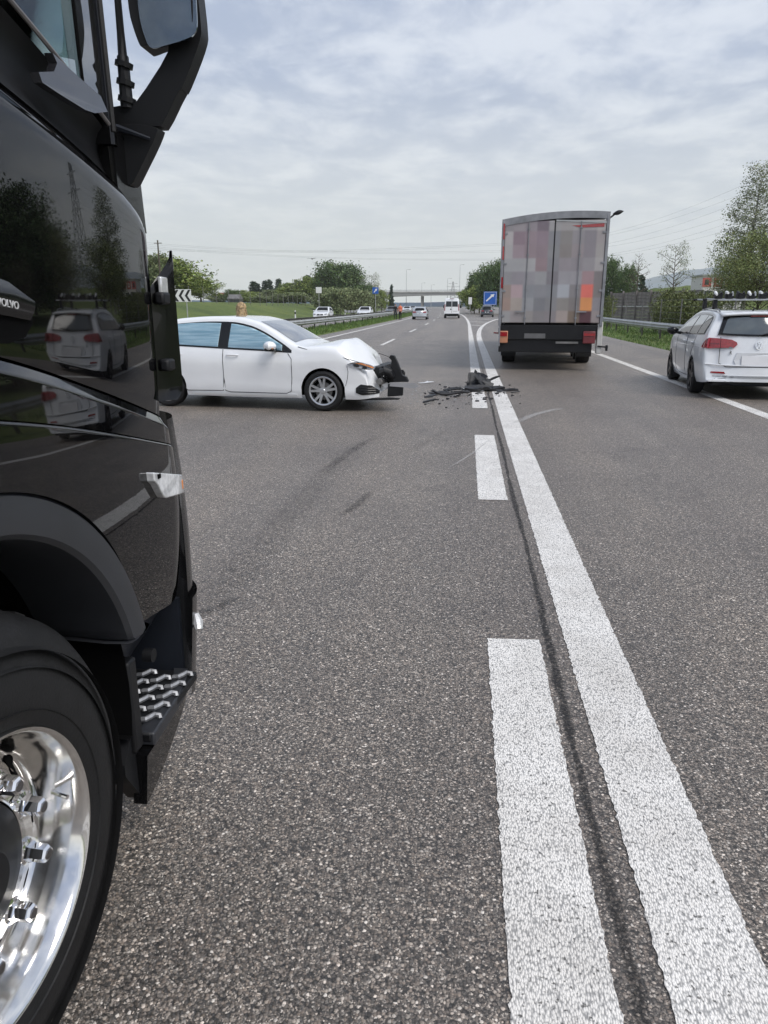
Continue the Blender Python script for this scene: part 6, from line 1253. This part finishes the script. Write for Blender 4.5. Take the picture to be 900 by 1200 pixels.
def exit_lorry():
    a = R(4.5); r = empty('goods_lorry', (2.08, 19.55, 0), PI / 2 - a); tag(r, 'tall grey box lorry seen from behind on the exit lane', 'lorry')
    HW, Z0, Z1, LN = 1.275, 1.16, 3.66, 12.5; mp = printmat(); arr = np.array([[lin_rgb(c) for c in row] for row in PRINT])
    M_BODY = mat('grey_curtain', (.42, .42, .43), .6, vary=.1, vscale=1.5); M_FRAME = mat('grey_frame', (.24, .245, .26), .5, .3, vary=.2)
    zt = lambda y: Z1 + .10 * (1 - ((y + .15) / 1.35) ** 2) - .045 * (y / HW)
    # the box: sides, roof
    for sg in (1, -1):
        MB().grid(26, 4, lambda u, v: (.05 + (LN - .1) * u, sg * (HW - .02 + .015 * math.sin(u * 40) * math.sin(PI * v)), Z0 - .1 + (zt(sg * HW) - .06 - Z0 + .1) * v)).build('side_curtain', M_BODY, r, smooth=60)
        MB().box((LN / 2, sg * (HW - .03), Z0 - .18), (LN, .05, .14)).build('side_rail', M_FRAME, r)
    MB().grid(2, 15, lambda u, v: (.02 + LN * u, -HW + 2 * HW * v, zt(-HW + 2 * HW * v))).build('roof', M_BODY, r, smooth=60); MB().box((LN, 0, 2.4), (.06, 2.5, 2.6)).build('front_wall', M_BODY, r); MB().box((LN / 2, 0, Z0 - .12), (LN - .2, 2.4, .12)).build('floor', M_DARK, r)
    # rear frame
    for sg in (1, -1): MB().box((0, sg * (HW - .035), (Z0 + zt(sg * HW)) / 2 - .04), (.10, .07, zt(sg * HW) - Z0 + .04)).build('corner_post', M_FRAME, r, bevel=.01)
    MB().poly([(y, zt(y) + .02) for y in lin(-HW, HW, 15)] + [(y, zt(y) - .14) for y in lin(HW, -HW, 15)], lambda y, z, o: (-.05 + .08 - o, y, z), .07, .10).build('roof_header', M_FRAME, r, smooth=0)
    MB().poly([(-1.20, 3.50), (-.02, 3.57), (-.02, 3.60), (-1.20, 3.545)], lambda y, z, o: (.02 - o, y, z), .062, .03).build('roof_rod', M_GALV, r, smooth=0)
    # two printed doors
    for sg in (1, -1):
        nu, nv = 61, 101; d = MB(); cols_ = []
        for i in range(nu):
            for j in range(nv):
                y = sg * .008 + sg * (HW - .085) * i / (nu - 1); z = Z0 + .02 + (Z1 - .10 - Z0) * j / (nv - 1); d.v.append((-.012 + .006 * math.sin(y * 3) * math.sin(z * 2), y, z))
                cu = (HW - y) / (2 * HW) * 9 - .5; rv = (Z1 - z) / (Z1 - Z0) * 8 - .5; cu, rv = min(8, max(0, cu)), min(7, max(0, rv)); i0, j0 = int(cu), int(rv); fu, fv = cu - i0, rv - j0; sh = lambda t: ss(.42, .58, t)
                i1, j1 = min(8, i0 + 1), min(7, j0 + 1); fu, fv = sh(fu), sh(fv)
                c = (arr[j0, i0] * (1 - fu) + arr[j0, i1] * fu) * (1 - fv) + (arr[j1, i0] * (1 - fu) + arr[j1, i1] * fu) * fv; cols_.append(tuple(np.minimum(c * np.array([1.16, 1.08, 1.04]), .8)) + (1,))
        for i in range(nu - 1):
            for j in range(nv - 1): k = i * nv + j; d.f.append((k, k + nv, k + nv + 1, k + 1))
        o = d.build('door', mp, r, smooth=60); at = o.data.color_attributes.new('print', 'FLOAT_COLOR', 'POINT')
        for i, c in enumerate(cols_): at.data[i].color = c
        so2 = o.modifiers.new('thick', 'SOLIDIFY'); so2.thickness = .03; so2.offset = 0
        for yb in (.62,):
            MB().tube([(-.045, sg * yb, Z0 - .02), (-.045, sg * yb, Z1 - .1)], .011, 8).build('lock_bar', M_FRAME, o)
            for z in (1.3, 2.0, 2.8, 3.4): MB().box((-.035, sg * yb, z), (.03, .06, .04)).build('bar_keeper', M_FRAME, o, bevel=.005)
            MB().box((-.06, sg * (yb + .12), 1.45), (.02, .26, .03)).build('lock_handle', M_FRAME, o)
        for z in (1.35, 1.95, 2.6, 3.3): MB().box((-.03, sg * (HW - .09), z), (.03, .12, .05)).build('hinge', M_FRAME, o, bevel=.005)
    MB().box((-.022, 0, 2.38), (.02, .025, 2.4)).build('door_seal', M_RUBBER, r)
    for i, z in enumerate((3.35, 2.85, 2.15)): MB().box((-.055, HW - .055, z), (.006, .04, .36 - .05 * i)).build('red_tape', M_RED, r)
    MB().poly([(-.40, 3.46), (-1.15, 3.50), (-1.15, 3.42), (-.60, 3.41)], lambda y, z, o: (.0 - o, y, z), .035, .02).build('red_stripe', M_RED, r, smooth=0)
    # underneath: dark lift frame, lamps, underrun bar, flaps
    MB().box((.03, .05, .95), (.10, 2.40, .36)).build('rear_sill', M_MATTE, r, bevel=.01); MB().box((.10, .1, .62), (.12, 2.30, .34)).build('underrun_bar', M_MATTE, r, bevel=.02)
    lm = MB().box((-.03, 1.13, .83), (.06, .22, .30)).build('lamp_cluster', mat('tail_orange', (.45, .20, .11), .3, coat=.5), r, bevel=.02); MB().box((-.065, 1.13, .90), (.02, .18, .10)).build('lens', M_RED, lm)
    lm = MB().box((-.03, -.98, .83), (.06, .30, .30)).build('lamp_cluster', mat('tail_maroon', (.16, .03, .035), .4), r, bevel=.02); MB().box((-.065, -.98, .90), (.02, .26, .06)).build('lens', M_RED, lm)
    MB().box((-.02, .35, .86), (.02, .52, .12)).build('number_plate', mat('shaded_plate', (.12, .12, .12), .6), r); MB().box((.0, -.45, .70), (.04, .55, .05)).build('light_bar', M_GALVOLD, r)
    MB().tube([(-.02, 1.20, .92), (-.05, 1.38, .93)], .018, 6).build('marker_arm', M_REDDK, r); MB().tube([(-.02, -1.2, .62), (-.03, -1.40, .60)], .02, 6).build('marker_arm', M_MATTE, r); MB().box((-.03, -1.42, .58), (.05, .06, .14)).build('marker_lamp', M_MATTE, r, bevel=.01)
    MB().box((.12, -1.235, .82), (.25, .13, .78)).build('side_skirt', mat('dirty_white', (.52, .51, .48), .6, vary=.15), r, bevel=.02); MB().box((.9, 1.235, .85), (2, .04, .5)).build('side_skirt', M_FRAME, r)
    MB().tube([(0, -HW + .03, 3.60), (.02, -HW - .10, 3.70), (-.02, -HW - .20, 3.74)], [.02, .02, .025], 8).build('camera_arm', M_MATTE, r); MB().grid(9, 12, lambda u, v: (-.02 + .06 * math.sin(PI * u) * math.cos(2*PI*v), -HW - .04 - .26 * u, 3.70 + .06 * u + .055 * math.sin(PI * u) * math.sin(2*PI*v))).build('corner_camera', M_MATTE, r, smooth=60)
    for x in (3.1, 4.4, 5.7):
        for sg in (1, -1):
            e = empty('wheel', (x, sg * 1.06, .50), 0, r); o = sg
            MB().lathe([(.29, -.17), (.48, -.18), (.50, -.14), (.50, .14), (.48, .18), (.29, .17)], 40, 'Y').build('tyre', M_RUBBER, e); MB().lathe([(.29, o * .15), (.25, 0), (.12, -o * .02), (.1, o * .06), (.001, o * .06)], 30, 'Y').build('rim', M_GALV, e)
        MB().tube([(x, -1, .5), (x, 1, .5)], .07, 8).build('axle', M_MATTE, r)
    for sg in (1, -1): MB().box((2.45, sg * 1.05, .52), (.03, .42, .62)).build('mud_flap', M_RUBBER, r); MB().box((LN / 2, sg * .5, .86), (LN - 1, .16, .32)).build('chassis_beam', M_MATTE, r)
    cb = MB().box((LN + 1.5, 0, 2.0), (2.1, 2.4, 2.6)).build('cab', M_WHITE2, r, bevel=.15)
    for sg in (1, -1):
        e = empty('wheel', (LN + 1.3, sg * 1.06, .50), 0, r); MB().lathe([(.29, -.15), (.48, -.16), (.50, -.12), (.50, .12), (.48, .16), (.29, .15)], 40, 'Y').build('tyre', M_RUBBER, e)
exit_lorry()

# ================================================================== PEOPLE, DEBRIS AND OTHER SMALL THINGS
def person(name, loc, rz, H, label, cat, top, legs, skin, hairc, group=None, arms=((.30, 0, .60), (.30, .05, .60)), longhair=False, vest=None, turn=0):
    """one continuous skinned body; arms: elbow/hand spread as shares of the height"""
    r = empty(name, loc, rz); tag(r, label, cat, group)
    s = H / 1.75; V = []; E = []; RAD = []
    def v(p, ra): V.append(tuple(c * s for c in p)); RAD.append(ra if isinstance(ra, tuple) else (ra, ra)); return len(V) - 1
    def e(*ix):
        for a, b in zip(ix[:-1], ix[1:]): E.append((a, b))
    pel = v((0, 0, .95), (.155, .115)); wai = v((0, .0, 1.10), (.14, .105)); che = v((0, 0, 1.30), (.165, .12)); nb = v((0, 0, 1.45), (.10, .08)); ne = v((0, 0, 1.53), .052); hd = v((0, .012, 1.60), (.070, .082)); ht = v((0, .012, 1.68), (.074, .088)); hp = v((0, .0, 1.735), (.045, .055))
    e(pel, wai, che, nb, ne, hd, ht, hp); no = v((0, .095, 1.625), .014); e(hd, no)
    for sg in (1, -1):
        hip = v((sg * .095, 0, .88), .095); kn = v((sg * .11, .02, .50), .062); an = v((sg * .115, -.015, .10), .042); heel = v((sg * .115, -.03, .045), .042); toe = v((sg * .125, .16, .035), .035); e(pel, hip, kn, an, heel, toe)
        ex, ey, _ = arms[0 if sg == 1 else 1]
        sh = v((sg * .185, 0, 1.42), .062); el = v((sg * (ex - .05), ey - .03, 1.16), .044); wr = v((sg * (ex - .04), ey + .06, .92), .030); pa = v((sg * (ex - .04), ey + .08, .855), (.020, .038)); e(nb, sh, el, wr, pa)
        for k, (dx, L) in enumerate(((-.02, .075), (-.007, .085), (.007, .08), (.02, .065))): f1 = v((sg * (ex - .045), ey + .085 + dx, .80), .0095); f2 = v((sg * (ex - .055), ey + .09 + dx, .80 - L * .6), .008); e(pa, f1, f2)
        th = v((sg * (ex - .075), ey + .105, .835), .010); th2 = v((sg * (ex - .085), ey + .115, .80), .008); e(pa, th, th2)
    me = bpy.data.meshes.new('body'); me.from_pydata(V, E, []); o = bpy.data.objects.new('body_tmp', me); col.objects.link(o)
    m = o.modifiers.new('skin', 'SKIN'); m.use_smooth_shade = True
    for i, ra in enumerate(RAD): me.skin_vertices[0].data[i].radius = (ra[0] * s, ra[1] * s)
    me.skin_vertices[0].data[0].use_root = True; o.modifiers.new('sub', 'SUBSURF').levels = 2
    bm = bpy.data.meshes.new_from_object(o.evaluated_get(bpy.context.evaluated_depsgraph_get())); bpy.data.objects.remove(o)
    for x in (legs, top, skin, M_MATTE): bm.materials.append(x)
    for p in bm.polygons:
        z = p.center.z / s; ax = abs(p.center.x) / s; p.use_smooth = True
        p.material_index = 3 if z < .09 else (2 if (z > 1.50 or (z < .93 and ax > .20)) else (0 if z < .98 else 1))
    b = bpy.data.objects.new('body', bm); col.objects.link(b); b.parent = r
    # hair
    h = MB(); n = 14
    for i in range(n + 1):
        for j in range(20):
            a = 2 * PI * j / 20; t = i / n
            if longhair: z = 1.77 - .27 * t; rx = (.094 * math.sqrt(max(.01, 1 - (1 - min(1, t * 2.6)) ** 2))) * (1 + .10 * math.sin(5 * a + 9 * t)) + .02 * t; y = .0 + (.105 + .02 * t) * math.sin(a) * (rx / .11); y = min(y, .055 if t > .18 else .2)
            else: z = 1.775 - .13 * t; rx = .02 + .075 * math.sin(PI * .5 * min(1, t * 1.3)); y = .0 + .105 * math.sin(a) * rx / .095; y = min(y, .07 if t > .5 else .2)
            h.v.append((rx * math.cos(a) * s, (y - .012) * s, z * s))
    for i in range(n):
        for j in range(20): h.f.append((i*20 + j, i*20 + (j+1) % 20, i*20 + 20 + (j+1) % 20, i*20 + 20 + j))
    h.f.append(tuple(range(20))); h.build('hair', hairc, r, smooth=60)
    for sg in (1, -1): MB().lathe([(.001, .012), (.010, .008), (.012, 0)], 10, 'Y', (sg * .030 * s, .088 * s, 1.655 * s)).build('eye', M_DARK, r)
    if vest:
        vm = MB(); n = 8
        for i in range(n + 1):
            z = .92 + .56 * i / n; w = np.interp(z, [.92, 1.10, 1.30, 1.42, 1.48], [.185, .168, .190, .20, .12])
            for j in range(24): a = 2 * PI * j / 24; vm.v.append((w * math.cos(a) * s, (w * .76) * math.sin(a) * s, z * s))
        for i in range(n):
            for j in range(24): vm.f.append((i*24 + j, i*24 + (j+1) % 24, i*24 + 24 + (j+1) % 24, i*24 + 24 + j))
        ve = vm.build('vest', vest, r, smooth=60); bd = MB().lathe([(.174 * s, 1.03 * s), (.182 * s, 1.055 * s), (.175 * s, 1.08 * s)], 24, 'Z').build('reflective_band', M_SIGNW, ve); bd.scale = (1, .77, 1)
    return r
M_SKIN = mat('skin', (.45, .27, .20), .55, vary=.08); M_BLOND = mat('blonde_hair', (.33, .23, .115), .5, vary=.7, vscale=30, bump=.6, bscale=40); M_BROWN = mat('brown_hair', (.06, .04, .03), .5, vary=.3); M_BLACKCLOTH = mat('black_cloth', (.012, .012, .014), .85, vary=.3, bump=.3, bscale=90); M_JEANS = mat('dark_trousers', (.018, .021, .030), .85, vary=.25); M_ORANGE = mat('orange_vest', (.85, .20, .10), .6, vary=.12)
P = sight(283, 366, Y=14.6); person('person', (P[0], 14.6, 0), R(15), 1.65, 'blonde person in black jacket standing behind the damaged white car', 'person', M_BLACKCLOTH, M_JEANS, M_SKIN, M_BLOND, longhair=True)
P = sight(463.4, 374, Y=90.5); person('person', (P[0], 90.5, 0), R(200), 1.76, 'person in dark clothes standing left of the one in orange', 'person', M_BLACKCLOTH, M_JEANS, M_SKIN, M_BROWN, 'people by the silver car')
P = sight(469, 374.5, Y=89.5); person('person', (P[0], 89.5, 0), R(150), 1.80, 'person in orange safety vest standing by the silver car', 'person', M_ORANGE, M_BLACKCLOTH, M_SKIN, M_BROWN, 'people by the silver car', arms=((.36, .03, 0), (.33, .1, 0)), vest=M_ORANGE)

# ---------------------------------------------------------------- debris of the crash
M_PLASTIC = mat('broken_black_plastic', (.016, .016, .018), .5, vary=.35, vscale=14, bump=.3, bscale=60); M_SHARD = mat('white_shard', (.74, .75, .76), .35, coat=.6)
GD = 'crash debris on the lane'
def shard(px, py, outline, th, rot, label, m=M_PLASTIC, z=0.0, name='plastic_shard', ribs=0):
    """a broken plate: outline in metres, folded a little along its middle, lying on the road"""
    P = sight(px, py, Z=0); q = Matrix.Rotation(rot[2], 3, 'Z') @ Matrix.Rotation(rot[1], 3, 'Y') @ Matrix.Rotation(rot[0], 3, 'X')
    f = lambda u, v, o: q @ Vector((u, v, o + .10 * abs(v) * .5 + .03 * math.sin(u * 9)))
    mb = MB().poly(outline, f, 0, th, .06)
    lo = min(v[2] for v in mb.v); mb.v = [(a, b, c - lo + .006 + z) for a, b, c in mb.v]
    r = mb.build(name, m, None, smooth=0, bevel=.003, loc=(P[0], P[1], 0)); tag(r, label, 'debris', GD)
    for i in range(ribs):
        u = min(p[0] for p in outline) + (i + .7) * (max(p[0] for p in outline) - min(p[0] for p in outline)) / (ribs + .6); pts = [Vector(f(u, v, .012)) - Vector((0, 0, lo - .006 - z)) for v in lin(min(p[1] for p in outline) * .7, max(p[1] for p in outline) * .7, 4)]
        MB().tube(pts, .007, 5).build('rib', m, r)
    return r
def jag(w, h, n, seed, k=.28):
    q = random.Random(seed); return [((w / 2) * math.cos(2*PI*i/n) * (1 + q.uniform(-k, k)), (h / 2) * math.sin(2*PI*i/n) * (1 + q.uniform(-k, k))) for i in range(n)]
shard(500, 449.5, [(-.19, -.01), (-.08, .02), (-.03, .05), (.0, .12), (.02, .05), (.16, .02), (.10, -.02), (.04, -.03), (-.05, -.03)], .006, (.15, .1, -.1), 'white star shaped splinter beside the torn number plate', M_SHARD)
shard(541, 457.2, [(-.09, -.01), (.09, -.012), (.10, .01), (-.08, .012)], .006, (.2, .1, -.5), 'thin pale strip at the left of the debris pile', M_SHARD)
arc_ = [(.30 * math.cos(a) * 1.25, .20 * math.sin(a)) for a in lin(PI * 1.12, PI * 1.92, 12)] + [(.24 * math.cos(a) * 1.3, .13 * math.sin(a)) for a in lin(PI * 1.92, PI * 1.12, 12)]
shard(528, 463, arc_, .03, (.35, .05, .22), 'long curved black bumper strip lying left of the white line', ribs=3)
shard(516, 462, jag(.36, .16, 11, 3), .014, (.12, .1, .15), 'flat broken grille mesh left of the curved bumper strip', ribs=5)
shard(530, 459, jag(.40, .12, 12, 4), .02, (.25, .05, .1), 'ribbed black panel behind the curved bumper strip', ribs=6)
shard(505, 466, jag(.22, .10, 9, 5), .02, (.1, .1, .5), 'small black fragment at the left end of the debris')
shard(503, 472.5, jag(.24, .09, 10, 6, .15), .022, (.08, .0, .05), 'separate oval black fragment nearest the camera')
shard(508, 459.5, jag(.12, .07, 8, 7), .02, (.3, .2, .9), 'little black fragment behind the grille mesh')
shard(554, 456, jag(.36, .30, 15, 8, .5), .014, (1.1, .25, .3), 'upright black shell at the left of the debris pile', ribs=2)
shard(561, 455, jag(.40, .30, 16, 9, .5), .016, (.95, -.3, -.2), 'bulky black duct in the middle of the debris pile', ribs=2)
shard(567, 456.5, jag(.36, .26, 14, 10, .5), .014, (.8, .5, .6), 'tilted black cover at the right of the debris pile', ribs=2)
shard(571, 454, [(-.26, -.02), (.10, -.03), (.28, .0), (.26, .025), (.06, .03), (-.24, .02)], .018, (.2, -.32, .25), 'thin black blade sticking up from the debris pile')
shard(557, 459, jag(.55, .22, 11, 11), .06, (.2, .1, .1), 'low black moulding under the debris pile')
shard(578, 458.5, jag(.46, .15, 10, 12), .05, (.2, .1, .1), 'black moulding lying across the solid line', ribs=3)
shard(594, 459, jag(.44, .10, 12, 13), .025, (.15, .1, -.15), 'long black fragment right of the solid line', ribs=4)
shard(604, 461, jag(.20, .06, 8, 14), .012, (.1, .1, -.2), 'small dark splinter at the right end of the debris')
shard(560, 462, jag(.08, .06, 7, 15), .015, (.2, .1, .4), 'black crumb lying on the end of the straight line')
for i, (px, py, w, h, rt, lab) in enumerate(((551, 455, .22, .10, (1.3, .1, .8), 'thin upright splinter at the left side of the debris pile'), (557, 453, .26, .14, (1.2, -.4, 1.5), 'jagged upright splinter on top of the debris pile'), (565, 454, .20, .12, (1.35, .5, 2.3), 'short upright splinter behind the debris pile'), (573, 457, .24, .09, (.9, .6, .2), 'slanting splinter beside the solid line'), (548, 459, .30, .08, (.4, .2, 2.6), 'flat splinter left of the debris pile'), (585, 460, .18, .08, (.5, .2, .9), 'curled splinter between the solid line and the right fragments'))):
    shard(px, py, jag(w * 1.3, h * 1.3, 11, 40 + i, .5), .010, rt, lab, z=(.03, .10, .04, .02, 0, 0)[i])
M_GLASSBIT = mat('broken_glass', (.45, .50, .52), .15, spec=.8, vary=.2); mb = MB(); q = random.Random(8)
for i in range(90):
    P = sight(q.gauss(530, 30), q.gauss(463, 6), Z=0); s_ = q.uniform(.006, .016); mb.box((P[0], P[1], s_ * .3 + .006), (s_ * 1.5, s_, s_ * .5), rz=q.uniform(0, 3))
tag(mb.build('glass_crumbs', M_GLASSBIT, smooth=0), 'scattered pale crumbs of broken lamp glass on the lane', 'debris', kind='stuff')
mb = MB(); q = random.Random(5)
for i in range(150):
    px = q.gauss(545, 32); py = q.gauss(464, 5.5)
    if not (484 < px < 618 and 446 < py < 482): continue
    P = sight(px, py, Z=0); s_ = q.choice((.007, .010, .014, .022, .034)) * q.uniform(.7, 1.2); mb.box((P[0], P[1], s_ * .35 + .005), (s_ * 1.6, s_, s_ * .6), rot=Matrix.Rotation(q.uniform(0, 3), 3, 'Z') @ Matrix.Rotation(q.uniform(-.4, .4), 3, 'X'))
tag(mb.build('plastic_crumbs', M_PLASTIC, smooth=0), 'scattered crumbs of black plastic around the debris pile', 'debris', kind='stuff')
# a bird high over the trees on the left
P = sight(365.5, 303.5, Y=120); b = MB().tube([(-.25, 0, 0), (-.1, 0, .02), (.12, 0, .02), (.28, 0, .0)], [.02, .07, .07, .015], 8); b.poly([(-.08, .05), (.10, .05), (.06, .55), (-.06, .85), (-.10, .5)], lambda u, v, o: (u, v, .03 + .25 * abs(v) - .2 * v * v + o), 0, .015); b.poly([(-.08, -.05), (.10, -.05), (.06, -.55), (-.06, -.85), (-.10, -.5)], lambda u, v, o: (u, v, .03 + .25 * abs(v) - .2 * v * v + o), 0, .015)
o = b.build('bird', M_BLACKCLOTH, loc=tuple(P)); o.rotation_euler = (0, .1, R(70)); tag(o, 'tiny dark bird flying high over the trees on the left', 'bird')
